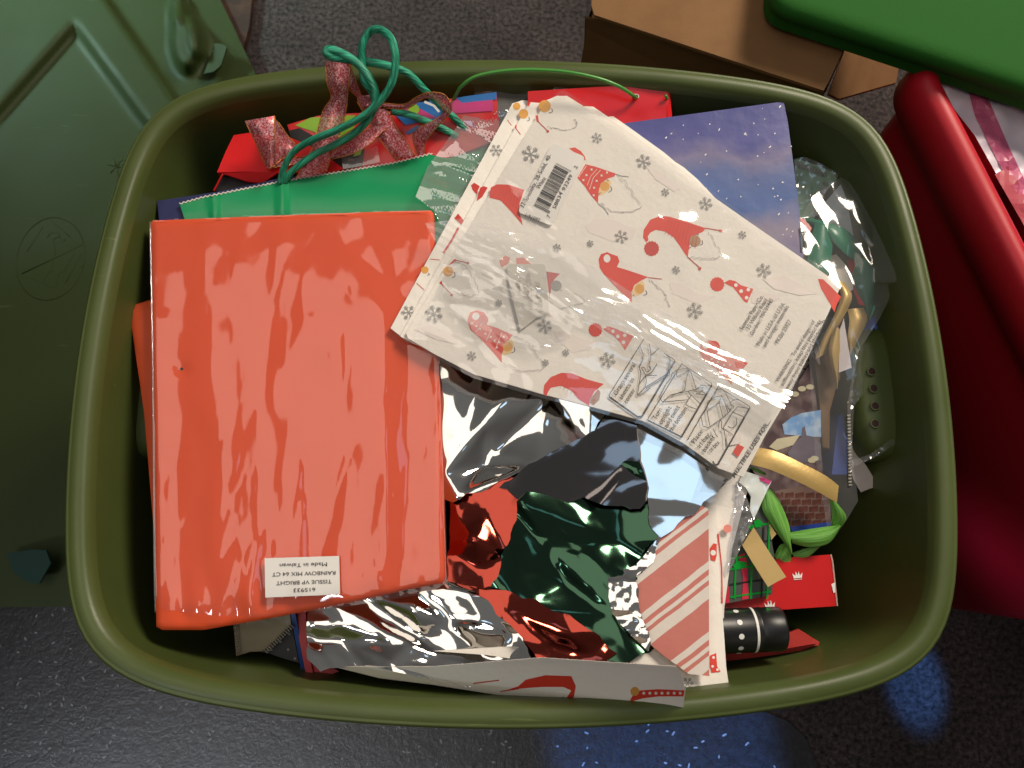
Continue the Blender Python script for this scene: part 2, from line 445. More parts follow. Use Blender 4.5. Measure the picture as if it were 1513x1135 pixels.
M_gbag = mat('green_gift_bag', S(18, 150, 92), 0.22, bump=(16, 0.25, 3))
M_edge = mat('bare_paper_edge', S(226, 222, 210), 0.8)
M_raffia = mat('green_raffia', S(16, 138, 104), 0.36)
fibres(M_raffia, S(8, 100, 76), S(60, 196, 156), 14, 2.2)
M_navy = mat('navy_bag', S(42, 46, 92), 0.45)
M_redbag = mat('red_gift_bag', S(216, 28, 32), 0.28, bump=(50, 0.06, 3))
M_inner = mat('bag_inside_black', S(22, 20, 22), 0.6)
M_silver = mat('silver_foil', S(222, 220, 216), 0.06, 1.0, bump=(14, 0.02, 2))
M_foil_greenrefl = mat('foil_green_reflection', S(56, 84, 66), 0.09, 1.0, bump=(30, 0.04, 2))  # green reflections of the surroundings painted as a tint on mirror foil
M_foil_redrefl = mat('foil_red_reflection', S(158, 66, 54), 0.09, 1.0, bump=(30, 0.04, 2))  # red reflections put into the base colour of mirror foil
M_foil_greyrefl = mat('foil_grey_reflection', S(120, 116, 116), 0.09, 1.0, bump=(30, 0.04, 2))  # dull reflections of the room put into the foil colour
M_gold = mat('gold_ribbon', S(206, 174, 108), 0.42, 0.35, bump=(300, 0.1, 2))
M_goldtag = mat('kraft_gold_card', S(206, 176, 116), 0.5, 0.15, bump=(300, 0.06, 2))
M_satin = mat('green_satin', S(20, 112, 84), 0.32, bump=(200, 0.08, 2))
M_teal = mat('bright_teal', S(60, 190, 150), 0.3)
M_lime = mat('lime_ribbon', S(112, 190, 74), 0.42); fibres(M_lime, S(84, 150, 54), S(132, 192, 92), 7, 1.6)
M_limebag = mat('lime_print', S(140, 190, 40), 0.4)
M_bluer = mat('blue_ribbon', S(34, 66, 150), 0.45)
M_pink = mat('magenta_print', S(206, 54, 128), 0.4)
M_bluep = mat('blue_print', S(36, 112, 188), 0.4)

# ------------------------------------------------------------------ floor, mat
def floor_mat(name, c0, c1, scale, rough, bump, fleck=False):
    m = bpy.data.materials.new(name); m.use_nodes = True; nt = m.node_tree; b = nt.nodes['Principled BSDF']; N = nt.nodes.new; L = nt.links.new
    tc = N('ShaderNodeTexCoord'); n = N('ShaderNodeTexNoise'); n.inputs['Scale'].default_value = scale; n.inputs['Detail'].default_value = 6; n.inputs['Roughness'].default_value = 0.7
    r = N('ShaderNodeValToRGB'); r.color_ramp.elements[0].position = .38; r.color_ramp.elements[1].position = .66
    r.color_ramp.elements[0].color = c0; r.color_ramp.elements[1].color = c1
    L(tc.outputs['Object'], n.inputs['Vector']); L(n.outputs['Fac'], r.inputs['Fac']); L(r.outputs['Color'], b.inputs['Base Color'])
    b.inputs['Roughness'].default_value = rough
    bp = N('ShaderNodeBump'); bp.inputs['Strength'].default_value = bump; bp.inputs['Distance'].default_value = 0.003
    L(n.outputs['Fac'], bp.inputs['Height']); L(bp.outputs[0], b.inputs['Normal'])
    g = N('ShaderNodeTexNoise'); g.inputs['Scale'].default_value = 9; g.inputs['Detail'].default_value = 5; L(tc.outputs['Object'], g.inputs['Vector'])
    gm = N('ShaderNodeMapRange'); gm.inputs['From Min'].default_value = .3; gm.inputs['From Max'].default_value = .7; gm.inputs['To Min'].default_value = .65; gm.inputs['To Max'].default_value = 1.25; L(g.outputs['Fac'], gm.inputs['Value'])
    vm = N('ShaderNodeVectorMath'); vm.operation = 'SCALE'; L(r.outputs['Color'], vm.inputs[0]); L(gm.outputs[0], vm.inputs['Scale']); L(vm.outputs[0], b.inputs['Base Color'])
    return m
M_carpet = floor_mat('carpet', S(16, 12, 13), S(80, 69, 68), 150, 0.95, 1.0)
M_mat = floor_mat('mat_vinyl', S(20, 20, 25), S(38, 38, 43), 130, 0.28, 0.35)
M_fleck = mat('mat_fleck', S(118, 118, 122), 0.6)
M_wood = mat('dark_wood', S(70, 46, 34), 0.5, vary=(40, S(48, 30, 24), .4, .6))
fl = mesh('floor', [(-6, -6, 0), (6, -6, 0), (6, 6, 0), (-6, 6, 0)], [[0, 1, 2, 3]], M_carpet); fl['kind'] = 'structure'
mp = [(-240, 880), (60, 878), (500, 860), (900, 1000), (1080, 1052), (1130, 1052), (1165, 1066), (1190, 1090), (1207, 1130), (1212, 1180), (1212, 1400), (-240, 1400)]
cm = sheet('chair_mat', mp, 0.004, M_mat, None, 40, 0.0035)
tag(cm, 'dark glossy chair mat with pale flecks and a rounded corner under the tote', 'mat')
pr = Print(0.004, 0.0006)
rf = random.Random(3)
for i in range(330):
    x, y = rf.uniform(-60, 1190), rf.uniform(885, 1180); a = rf.uniform(0, 6.3); l = rf.uniform(2.0, 4.2)
    if x > 1120 and y < 1080 + (x-1120)*.7: continue
    w_ = rf.uniform(1.0, 1.7); ca, sa = math.cos(a), math.sin(a); pr.poly([(x+ca*u*l-sa*v*w_, y+sa*u*l+ca*v*w_) for u, v in ((-1, 0), (-.6, -.9), (.5, -1), (1, -.2), (.7, .8), (-.5, 1))], M_fleck, 20)
    pr.k = 0
fk = pr.build('fleck', cm); fk['kind'] = 'stuff'
wd = sheet('wood_plank', [(318, -60), (378, -60), (368, 40), (352, 95), (330, 60)], 0.014, M_wood, None, 20, 0.013)
tag(wd, 'dark brown wood plank on the carpet beside the olive lid', 'plank')

# ------------------------------------------------------------------ the olive tote
NR = 220
out = [superpt(2*math.pi*i/NR, 0.38, 0.3017) for i in range(NR)]
tote = bpy.data.objects.new('storage_tote', None); COL.objects.link(tote)
tag(tote, 'large open olive green plastic tote filled with gift wrap', 'tote')
Zr = RIM
prof_rim = [(0.0035, Zr-.026), (0.0, Zr-.024), (0.0, Zr-.006), (0.0006, Zr-.0025), (0.002, Zr-.0008), (0.0032, Zr-.0002), (0.0040, Zr-.0006), (0.0052, Zr+.0002),
            (0.0095, Zr+.0010), (0.0138, Zr+.0004), (0.0172, Zr-.0020), (0.0195, Zr-.0064), (0.0208, Zr-.012)]
v, f = ring_offsets(out, prof_rim); mesh('rim', v, f, M_olive, tote)
prof_in = [(0.0208, Zr-.012), (0.0218, Zr-.030), (0.0245, Zr-.075), (0.030, Zr-.12), (0.055, 0.06), (0.066, 0.026), (0.085, 0.014), (0.14, 0.012)]
v, f = ring_offsets(out, prof_in); f.append([7*NR+i for i in range(NR)]); mesh('inner_wall', v, f, M_olive, tote)
prof_out = [(0.0035, Zr-.026), (0.012, Zr-.0262), (0.020, Zr-.06), (0.050, 0.05), (0.062, 0.004), (0.075, 0.001)]
v, f = ring_offsets(out, prof_out); f.append([5*NR+i for i in range(NR)][::-1]); mesh('outer_wall', v, f, M_olive, tote)
def handle(px, py, z, hx, hy, hz, side):
    c = P(px, py, z); nu, nv = 28, 40; verts, faces = [], []
    pw = lambda q, e: math.copysign(abs(q)**e, q)
    for i in range(nu+1):
        la = -math.pi/2 + math.pi*i/nu
        for j in range(nv):
            lo = 2*math.pi*j/nv
            verts.append((c.x+hx*pw(math.cos(la), .5)*pw(math.cos(lo), .6), c.y+hy*pw(math.cos(la), .5)*pw(math.sin(lo), .6), c.z+hz*pw(math.sin(la), .55)))
    for i in range(nu):
        for j in range(nv): faces.append([i*nv+j, i*nv+(j+1) % nv, (i+1)*nv+(j+1) % nv, (i+1)*nv+j])
    h = mesh('handle_recess', verts, faces, M_olive, tote)
    return h, c
h1, c1 = handle(1296, 585, 0.335, 0.036, 0.066, 0.032, 1)
for q, (hx, hy) in enumerate(((1288, 549), (1291, 574), (1293, 600), (1293, 626))):
    p = P(hx, hy, 0.3676); n = 16
    vv = [(p.x+r*math.cos(2*math.pi*i/n), p.y+r*math.sin(2*math.pi*i/n), zz) for r, zz in ((.0048, p.z-.0006), (.0043, p.z+.0006), (.0034, p.z+.0004), (.0028, p.z-.002)) for i in range(n)]
    ff = [[k*n+i, k*n+(i+1) % n, (k+1)*n+(i+1) % n, (k+1)*n+i] for k in range(3) for i in range(n)]
    mesh('hole_lip', vv, ff, M_olive, h1)
    mesh('drain_hole', [(p.x+.0035*math.cos(2*math.pi*i/n), p.y+.0035*math.sin(2*math.pi*i/n), p.z+.0003) for i in range(n)], [list(range(n))], M_hole, h1)
handle(228, 606, 0.318, 0.036, 0.05, 0.03, -1)
# ------------------------------------------------------------------ loose olive lid on the floor
def sstep(a, b, x):
    t = max(0, min(1, (x-a)/(b-a))); return t*t*(3-2*t)
def side(x, y, a, b): return ((b[0]-a[0])*(y-a[1])-(b[1]-a[1])*(x-a[0]))/math.hypot(b[0]-a[0], b[1]-a[1])
def lid_z(x, y):
    z = 0.022
    d = side(x, y, (160, 0), (250, 130)); z += 0.014*sstep(-3, 5, d)                     # raised plateau left of the flange
    d1 = -side(x, y, (-10, 168), (102, 42)); d2 = side(x, y, (113, 42), (222, 188))
    dd = min(-d1, d2) if False else min(side(x, y, (102, 34), (-10, 160))*-1, side(x, y, (118, 34), (226, 180)))
    z -= 0.015*sstep(0, 20, dd)
    d = side(x, y, (-40, 120), (60, 0)); z += 0.012*sstep(-22, 0, -d) if d < 22 and False else 0.0
    for cx, cy, rx, ry, an, h in ((262, 12, 11, 30, .15, .020), (275, 62, 24, 50, -.05, .030), (292, 60, 18, 34, -.35, .018)):
        ca, sa = math.cos(an), math.sin(an); u = ((x-cx)*ca+(y-cy)*sa)/rx; w = (-(x-cx)*sa+(y-cy)*ca)/ry
        q = math.sqrt(u*u+w*w)
        z += h*(1-sstep(.55, 1.15, q)) if cy != 60 else 0.012*(1-sstep(.5, 1.1, q))
    return z
lp = [(300, -70), (322, -8), (345, 40), (376, 106), (398, 190), (402, 400), (400, 700), (392, 894), (200, 896), (-160, 898), (-160, -70)]
lid = sheet('tote_lid', lp, lid_z, M_olive_lid, None, 6, 0.02)
tag(lid, 'loose olive green tote lid lying on the floor beside the filled tote', 'lid')
tb = sheet('latch_tab', cR2([(62, 168), (110, 172), (132, 190), (100, 290), (60, 325), (5, 335)]), plane((300, 100, .038), (335, 70, .052), (320, 108, .046)), M_olive_lid, lid, 8, 0.004)
M_tabteal = mat('pale_tab', S(36, 62, 56), 0.3)
tb = sheet('latch_tab', [(10, 818), (48, 812), (68, 813), (75, 832), (58, 862), (44, 862), (20, 846)], plane((10, 818, .036), (75, 832, .055), (50, 862, .044)), M_tabteal, lid, 8, 0.004)
def embl(name, pts, w, smooth=0):
    pts = cat_rom(pts, smooth) if smooth else pts
    return tube3(name, [P(x, y, lid_z(x, y)+.0001) for x, y in pts], w, M_olive_lid, lid, 6, None, True, False)
cEm = lambda pts: C(0, 280, 6.304, pts)
el = [(470+310*math.cos(t)*math.cos(.28)-390*math.sin(t)*math.sin(.28), 645+310*math.cos(t)*math.sin(.28)+390*math.sin(t)*math.cos(.28)) for t in [2*math.pi*i/60 for i in range(61)]]
embl('warning_emblem', cEm(el), 0.0010)
embl('warning_emblem', cEm([(205, 785), (770, 515)]), 0.0010)
for seg in ([(400, 350), (250, 580)], [(500, 310), (650, 440)], [(440, 450), (470, 410), (540, 410), (555, 440), (500, 465), (515, 560), (500, 640), (480, 720)],
            [(495, 745), (430, 800), (410, 870), (480, 915), (530, 880), (545, 790), (600, 760), (640, 680), (700, 595)], [(760, 600), (610, 870)], [(290, 830), (360, 860)], [(565, 465), (590, 490), (612, 462)]):
    embl('warning_emblem', cEm(seg), 0.0005, 24 if len(seg) > 3 else 0)
for k in range(6):
    a = k*math.pi/3+.2; embl('snowflake_emblem', [(172, 246), (172+13*math.cos(a), 246+13*math.sin(a))], 0.0009)

# ------------------------------------------------------------------ cardboard box
box = bpy.data.objects.new('cardboard_box', None); COL.objects.link(box)
tag(box, 'brown cardboard box with open flaps standing behind the olive tote', 'box')
bt = [P(870, 24, .372), P(1220, 136, .372), P(1300, -40, .372), P(930, -150, .372)]
vv = [(p.x, p.y, .372) for p in bt]+[(p.x, p.y, .002) for p in bt]
mesh('body', vv, [[0, 1, 5, 4], [1, 2, 6, 5], [2, 3, 7, 6], [3, 0, 4, 7]], M_card, box, False)
sheet('flap', [(876, -70), (874, 8), (878, 22), (1217, 134), (1225, 120), (1250, 66), (1310, -70)], wavy(plane((876, 22, .385), (1217, 134, .395), (1000, -60, .400)), .002, 200, 200), M_card, box, 20, 0.004)
sheet('flap', [(865, 24), (876, 26), (1218, 137), (1215, 170), (1100, 150), (862, 110)], plane((865, 24, .374), (1218, 137, .384), (1000, 150, .28)), M_card, box, 20, 0.004)
sheet('flap', [(1224, 138), (1252, 64), (1300, 60), (1330, 90), (1324, 122), (1240, 146)], plane((1224, 138, .30), (1252, 64, .32), (1330, 100, .22)), M_card, box, 20, 0.004)

# ------------------------------------------------------------------ red tote with green lid
A0 = P(1326, 108, .40); B0 = P(1513, 478, .40); dr = (B0-A0); dr.z = 0; dr.normalize(); nr_ = Vector((-dr.y, dr.x, 0))
LEN, WID, RAD = 0.72, 0.42, 0.045
def rrect(l, w, r, n=10):
    pts = []
    for cx, cy, a0 in ((r, r, math.pi), (l-r, r, 1.5*math.pi), (l-r, w-r, 0), (r, w-r, .5*math.pi)):
        for i in range(n+1):
            a = a0+.5*math.pi*i/n; pts.append((cx+r*math.cos(a), cy+r*math.sin(a)))
    return pts
Fc = P(1500, 884, 0.0); LEN = (Fc-A0).dot(dr) + .035
o2 = [A0 + dr*(a) + nr_*(b) for a, b in rrect(LEN, WID, RAD)]
o2 = [Vector((p.x, p.y, 0)) - dr*0.012 for p in o2]
rt = bpy.data.objects.new('red_tote', None); COL.objects.link(rt)
tag(rt, 'red plastic tote with a broad rounded rim standing at an angle', 'tote')
zr = .42
v, f = ring_offsets(o2, [(.004, zr-.050), (0, zr-.048), (.0005, zr-.016), (.003, zr-.007), (.009, zr-.001), (.015, zr), (.021, zr-.002), (.026, zr-.007), (.030, zr-.016), (.033, zr-.05)])
mesh('rim', v, f, M_red_tote, rt)
v, f = ring_offsets(o2, [(.004, zr-.050), (.014, zr-.050), (.018, zr-.08), (.036, .01), (.045, .002)]); mesh('outer_wall', v, f, M_red_tote, rt)
v, f = ring_offsets(o2, [(.033, zr-.05), (.038, zr-.10), (.06, .02)]); n = len(o2); f.append([2*n+i for i in range(n)]); mesh('inner_wall', v, f, M_red_tote, rt)
pp = lambda a, b, z: tuple((A0+dr*a+nr_*b)[:2])+(z,)
M_bagw = mat('lilac_plastic', S(226, 212, 224), 0.35, bump=(30, 0.3, 3))
M_bagp = mat('pink_stripe_plastic', S(196, 96, 132), 0.35, bump=(30, 0.3, 3))
def bagz(x, y): return .398 + .010*nz(x, y, 60, 60, 3) + .005*nz(x, y, 22, 22, 5)
bp_ = [(1376, 100), (1392, 138), (1440, 200), (1475, 262), (1513, 318), (1560, 390), (1600, 390), (1600, 90)]
cb = sheet('plastic_bag', bp_, bagz, M_bagw, None, 6)
tag(cb, 'white and pink striped plastic bag inside the red tote', 'bag')
pr = Print(bagz, .0008)
pr.poly([(1446, 105), (1462, 150), (1490, 215), (1530, 300), (1530, 330), (1475, 240), (1440, 170), (1425, 110)], M_bagp)
pr.poly([(1470, 258), (1490, 245), (1540, 330), (1540, 380)], mat('red_plastic_print', S(176, 70, 84), .5))
pr.build('stripe', cb)
glp = [(1139, -90), (1134, 0), (1136, 12), (1146, 24), (1162, 32), (1513, 148), (1640, 190), (1640, -90)]
M_gl = edged(glp, plane((1136, 10, .445), (1513, 148, .447), (1500, -60, .452)), 42, .024)
gl = sheet('plastic_cover', glp, M_gl, M_green_lid, None, 5, .012)
tag(gl, 'bright green plastic lid resting over the corner of the red tote', 'lid')

# ------------------------------------------------------------------ things in the tote, lowest first
# navy bag and green gift bag with raffia handles
zn = wavy(.383, .001)
nb = sheet('navy_bag', [(232, 297), (330, 282), (420, 262), (480, 254), (480, 300), (300, 330), (236, 332)], zn, M_navy, None, 12, .02)
tag(nb, 'navy blue gift bag edge showing behind the green bag', 'gift bag')
zg = plane((265, 300, .388), (640, 225, .386), (450, 420, .380))
def zgreen(x, y):
    z = zg(x, y) + .0012*nz(x, y, 120, 40, 2)
    z += .0022*math.exp(-((x-316-(y-300)*.1)/3.5)**2) + .003*math.exp(-((x-417)/7)**2)*(1-sstep(262, 330, y)*.5)
    z -= .0016*sstep(-2, 4, y-(322-(x-270)*.035))
    return z
top = [(265, 301), (300, 291), (350, 281), (415, 268), (470, 259), (520, 251), (580, 241), (640, 226), (700, 214), (760, 204)]
zig = []
for (a, b) in zip(top[:-1], top[1:]):
    n = max(2, int(math.hypot(b[0]-a[0], b[1]-a[1])/3.2))
    for i in range(n):
        t = i/n; zig.append((a[0]+(b[0]-a[0])*t, a[1]+(b[1]-a[1])*t + (1.3 if len(zig) % 2 else -1.0)))
gb = sheet('green_gift_bag', zig+[(766, 204), (766, 420), (290, 420), (273, 325), (269, 312)], zgreen, M_gbag, None, 6, .012)
tag(gb, 'shiny green gift bag with a pinked top edge and raffia handles', 'gift bag')
pe = Print(zgreen, .0005); pe.line(zig, 1.5, M_edge); pe.build('pinked_edge', gb)
h1p = cR2([(432, 950), (450, 870), (500, 780), (600, 712), (750, 650), (900, 570), (1005, 470), (1060, 370), (1075, 250), (1050, 140), (980, 88), (925, 110), (890, 180), (890, 260), (900, 370), (945, 440), (965, 500)])
tube('handle', h1p, [q+.022 for q in [.366, .375, .385, .395, .405, .415, .425, .435, .445, .450, .450, .446, .440, .432, .424, .415, .405]], [q*1.2 for q in [.0026, .0028, .0030, .0029, .0030]], M_raffia, gb, 10, 120)
h2p = cR2([(455, 942), (500, 880), (620, 790), (800, 700), (900, 620), (955, 530), (965, 450), (935, 370), (870, 285), (780, 225), (705, 203), (695, 228), (760, 252), (900, 268), (1060, 300), (1150, 340), (1230, 420), (1290, 480), (1400, 580), (1470, 650)])
tube('handle', h2p, [q+.022 for q in [.366, .374, .384, .394, .404, .412, .420, .426, .432, .436, .438, .436, .432, .428, .424, .416, .404, .392, .380, .370]], [q*1.2 for q in [.0026, .0028, .0031, .0034, .0030, .0028]], M_raffia, gb, 10, 140)
tube('handle', cR2([(1050, 545), (1130, 560), (1220, 592), (1330, 640), (1420, 690)]), [q+.022 for q in [.388, .384, .380, .376, .368]], .0036, M_raffia, gb, 10, 40)

# red bag at the left, with its black inside
zrb = wavy(.386, .0012)
rb = sheet('red_gift_bag', cR2([(78, 888), (125, 775), (172, 680), (250, 668), (480, 690), (640, 760), (790, 870), (700, 890), (430, 890), (250, 884)]), zrb, M_redbag, None, 6, .006)
tag(rb, 'red gift bag folded open with a black inside, beside the glittery bow', 'gift bag')
sheet('inside', cR2([(62, 990), (108, 896), (250, 888), (430, 892), (560, 900), (560, 980), (200, 1010)]), .376, M_inner, rb, 8, .05)
sheet('lip', cR2([(108, 893), (250, 886), (420, 888), (330, 948), (250, 940)]), plane((328, 256, .3865), (411, 255, .3865), (380, 270, .380)), M_redbag, rb, 8, .002)
tube('fold', cR2([(60, 992), (85, 945), (110, 897)]), [.378, .382, .386], .0010, M_redbag, rb, 6)
# patterned bag behind the bow
zpb = wavy(plane((600, 150, .400), (440, 185, .388), (600, 260, .378)), .0015, 60, 60, 5)
pb = sheet('patterned_gift_bag', cR2([(470, 622), (640, 572), (800, 560), (1060, 545), (1300, 490), (1500, 458), (1640, 440), (1660, 700), (1400, 800), (700, 920), (560, 880), (500, 700)]), zpb, M_redbag, None, 7, .05)
tag(pb, 'red gift bag printed with lime, blue and magenta shapes under the bow', 'gift bag')
pr = Print(zpb, .0005, split=True)
pr.poly(cR2([(515, 625), (600, 582), (850, 568), (845, 640), (760, 695), (640, 668)]), M_limebag)
pr.poly(cR2([(478, 655), (540, 640), (610, 680), (640, 740), (560, 760), (500, 715)]), M_black)
pr.poly(cR2([(700, 800), (860, 740), (905, 760), (890, 850), (760, 880)]), M_black)
pr.poly(cR2([(850, 760), (890, 750), (880, 790), (840, 800)]), M_limebag)
pr.poly(cR2([(1070, 560), (1180, 500), (1290, 486), (1345, 560), (1330, 590), (1240, 600), (1130, 625)]), M_bluep)
pr.poly(cR2([(1110, 540), (1190, 520), (1300, 580), (1240, 600)]), M_pink)
pr.circle(cR2([(1178, 535)])[0], 8, M_limebag)
pr.line(cR2([(1240, 495), (1290, 515), (1318, 548)]), 3.5, M_white)
pr.poly(cR2([(1380, 500), (1440, 468), (1620, 480), (1620, 545), (1390, 560)]), M_pink)
pr.poly(cR2([(1410, 472), (1500, 458), (1640, 440), (1640, 480), (1450, 500)]), M_bluep)
pr.poly(cR2([(1130, 665), (1200, 625), (1215, 640), (1150, 675)]), M_bluep)
pr.build('print', pb)
tp = sheet('adhesive_tape', cR2([(775, 800), (880, 770), (975, 740), (990, 830), (900, 850), (780, 870)]), lambda x, y: zpb(x, y)+.004, M_film_hazy, None, 7)
tag(tp, 'strip of clear tape across the lime and black printed bag', 'tape')

# glitter ribbon bow
def glitter_mat():
    m = bpy.data.materials.new('glitter_organza'); m.use_nodes = True; nt = m.node_tree; b = nt.nodes['Principled BSDF']; N = nt.nodes.new; L = nt.links.new
    tc = N('ShaderNodeTexCoord'); vo = N('ShaderNodeTexVoronoi'); vo.inputs['Scale'].default_value = 900; L(tc.outputs['Object'], vo.inputs['Vector'])
    r = N('ShaderNodeValToRGB'); e = r.color_ramp.elements; e[0].color = S(186, 66, 76); e[1].color = S(246, 200, 206); e[0].position = .35; e[1].position = .95
    L(vo.outputs['Color'], r.inputs['Fac']); L(r.outputs['Color'], b.inputs['Base Color'])
    b.inputs['Metallic'].default_value = .45; b.inputs['Roughness'].default_value = .32; b.inputs['Alpha'].default_value = .84
    nm = N('ShaderNodeBump'); nm.inputs['Strength'].default_value = .9; nm.inputs['Distance'].default_value = .001
    L(vo.outputs['Color'], nm.inputs['Height']); L(nm.outputs[0], b.inputs['Normal'])
    return m
M_glit = glitter_mat(); M_goldthread = mat('gold_thread', S(220, 150, 70), .3, .8, bump=(800, .8, 2))
bow = bpy.data.objects.new('ribbon_bow', None); COL.objects.link(bow)
tag(bow, 'sheer pink red glitter ribbon bow with gold edging and open loops', 'ribbon')
def grib(nm, Lp, Rp, zs, arch=0.0, zr=None, edge=True):
    zs = [q+.024 for q in zs]; zr = [q+.024 for q in zr] if zr else None
    o = ribbon(nm, cR2(Lp), cR2(Rp), zs, M_glit, bow, 36, arch, zr)
    if edge:
        for e, z_ in ((Lp, zs), (Rp, zr or zs)):
            zz = [q+.0004 for q in z_] if isinstance(z_, list) else z_+.0004
            tube('gold_edge', cR2(e), lerp_list(zz, len(e)), .00045, M_goldthread, o, 5, 36)
grib('tail', [(345, 848), (450, 815), (570, 800)], [(365, 868), (460, 850), (590, 838)], [.368, .366, .364])
grib('loop', [(385, 575), (430, 620), (480, 690), (525, 738)], [(375, 860), (400, 850), (440, 815), (490, 785)], [.385, .376, .370, .366], .004)
grib('loop', [(234, 600), (290, 720), (350, 852)], [(400, 572), (402, 700), (405, 845)], [.402, .388, .372], .003, [.398, .394, .376])
grib('loop', [(685, 262), (690, 380), (715, 468), (672, 540), (642, 640), (615, 740), (560, 850), (515, 925)], [(822, 285), (812, 390), (808, 468), (800, 540), (778, 640), (738, 740), (705, 830), (690, 890)],
     [.430, .420, .408, .400, .392, .384, .374, .366], .003)
grib('loop', [(715, 275), (795, 400), (868, 472)], [(822, 282), (852, 370), (886, 462)], [.4305, .418, .402], .002)
grib('tail', [(1012, 575), (850, 692), (700, 785)], [(1024, 640), (885, 762), (722, 815)], [.392, .382, .370], .002)
grib('tail', [(858, 490), (955, 655), (1035, 770), (1078, 818)], [(1030, 540), (1085, 640), (1142, 722), (1185, 795)], [.396, .386, .376, .368], .004)
grib('knot', [(860, 462), (880, 520), (930, 560)], [(940, 455), (960, 500), (1000, 520)], [.402, .406, .398], .006)
grib('loop', [(990, 498), (1120, 508), (1190, 468), (1265, 440), (1350, 455), (1392, 530), (1350, 592), (1285, 660), (1245, 720), (1235, 788)],
     [(1010, 528), (1140, 532), (1235, 474), (1300, 482), (1338, 535), (1336, 560), (1280, 602), (1200, 642), (1170, 700), (1198, 790)],
     [.398, .402, .412, .420, .418, .408, .396, .386, .376, .368], .002, [.397, .398, .404, .410, .404, .394, .388, .380, .372, .366])

# red bag with a green cord
zr2 = wavy(plane((800, 130, .410), (985, 122, .4125), (900, 200, .396)), .0012, 70, 50, 4)
r2 = sheet('red_gift_bag', [(780, 135), (985, 122), (989, 150), (986, 174), (900, 190), (780, 230)], zr2, M_redbag, None, 7, .004)
tag(r2, 'glossy red gift bag with a thin green cord handle and punched hole', 'gift bag')
sheet('gusset', [(985, 122), (989, 124), (993, 172), (986, 174)], plane((985, 122, .4120), (993, 172, .4000), (986, 174, .402)), M_redbag, r2, 7, .05)
M_cord = mat('green_cord', S(74, 150, 62), 0.3)
tube('handle', cR3([(262, 260), (282, 222), (310, 180), (400, 122), (600, 90), (850, 95), (1050, 130), (1180, 176), (1260, 225), (1288, 246)]), [.400, .412, .424, .432, .436, .436, .432, .426, .418, .409], .0017, M_cord, r2, 8, 90)
pr = Print(zr2, .0006); pr.circle((939.5, 142.5), 4.8, M_white, 3.6); pr.circle((939.5, 142.5), 3.8, M_hole, 2.7); pr.build('eyelet', r2)
tube('handle_end', [(983, 141), (986, 146)], [.413, .409], .0015, M_cord, r2, 6, 6)

# blue snow scene bag
def snow_mat():
    m = bpy.data.materials.new('snow_scene_print'); m.use_nodes = True; nt = m.node_tree; b = nt.nodes['Principled BSDF']; N = nt.nodes.new; L = nt.links.new
    uv = N('ShaderNodeUVMap'); sp = N('ShaderNodeSeparateXYZ'); L(uv.outputs[0], sp.inputs[0])
    n = N('ShaderNodeTexNoise'); n.inputs['Scale'].default_value = 14; n.inputs['Detail'].default_value = 5; L(uv.outputs[0], n.inputs['Vector'])
    ad = N('ShaderNodeMath'); ad.operation = 'MULTIPLY_ADD'; ad.inputs[1].default_value = .09; L(n.outputs['Fac'], ad.inputs[0]); L(sp.outputs['Y'], ad.inputs[2])
    mr = N('ShaderNodeMapRange'); mr.inputs['From Min'].default_value = .88; mr.inputs['From Max'].default_value = .66; L(ad.outputs[0], mr.inputs['Value'])
    r = N('ShaderNodeValToRGB'); el = r.color_ramp.elements
    el[0].position = 0; el[0].color = S(72, 76, 142); el[1].position = 1; el[1].color = S(118, 112, 150)
    for p, c in ((.18, S(84, 86, 150)), (.30, S(128, 122, 156)), (.42, S(92, 108, 158)), (.62, S(84, 108, 164)), (.80, S(150, 140, 160))):
        e = el.new(p); e.color = c
    L(mr.outputs[0], r.inputs['Fac']); L(r.outputs['Color'], b.inputs['Base Color']); b.inputs['Roughness'].default_value = .42
    n2 = N('ShaderNodeTexNoise'); n2.inputs['Scale'].default_value = 16; n2.inputs['Detail'].default_value = 4; L(uv.outputs[0], n2.inputs['Vector'])
    bp = N('ShaderNodeBump'); bp.inputs['Strength'].default_value = .35; bp.inputs['Distance'].default_value = .004; L(n2.outputs['Fac'], bp.inputs['Height']); L(bp.outputs[0], b.inputs['Normal'])
    return m
zsb = wavy(plane((900, 190, .400), (1158, 150, .416), (1187, 380, .392)), .0012, 120, 120, 8)
sb = sheet('snow_scene_gift_bag', [(880, 188), (1158, 150), (1164, 180), (1172, 240), (1181, 310), (1187, 378), (1190, 430), (980, 430)], zsb, snow_mat(), None, 8, .05)
tag(sb, 'blue gift bag printed with a snowy evening sky', 'gift bag')
pr = Print(zsb, .0002, 0)
rs = random.Random(11)
for i in range(90):
    x, y = rs.uniform(930, 1182), rs.uniform(155, 375); a = rs.uniform(1.9, 2.7); l = rs.choice([.6, .8, 1, 1.4, 2.4, 3])
    if side(x, y, (915, 186), (1158, 151)) < 3: continue
    pr.line([(x, y), (x+math.cos(a)*l, y+math.sin(a)*l)], rs.uniform(.9, 2.0), M_white)
pr.build('printed_snow', sb)['kind'] = 'stuff'
pr = Print(zsb, .0007); pr.line([(1182, 338), (1184, 350), (1185, 372)], 3, M_silver); pr.build('silver_edge', sb)

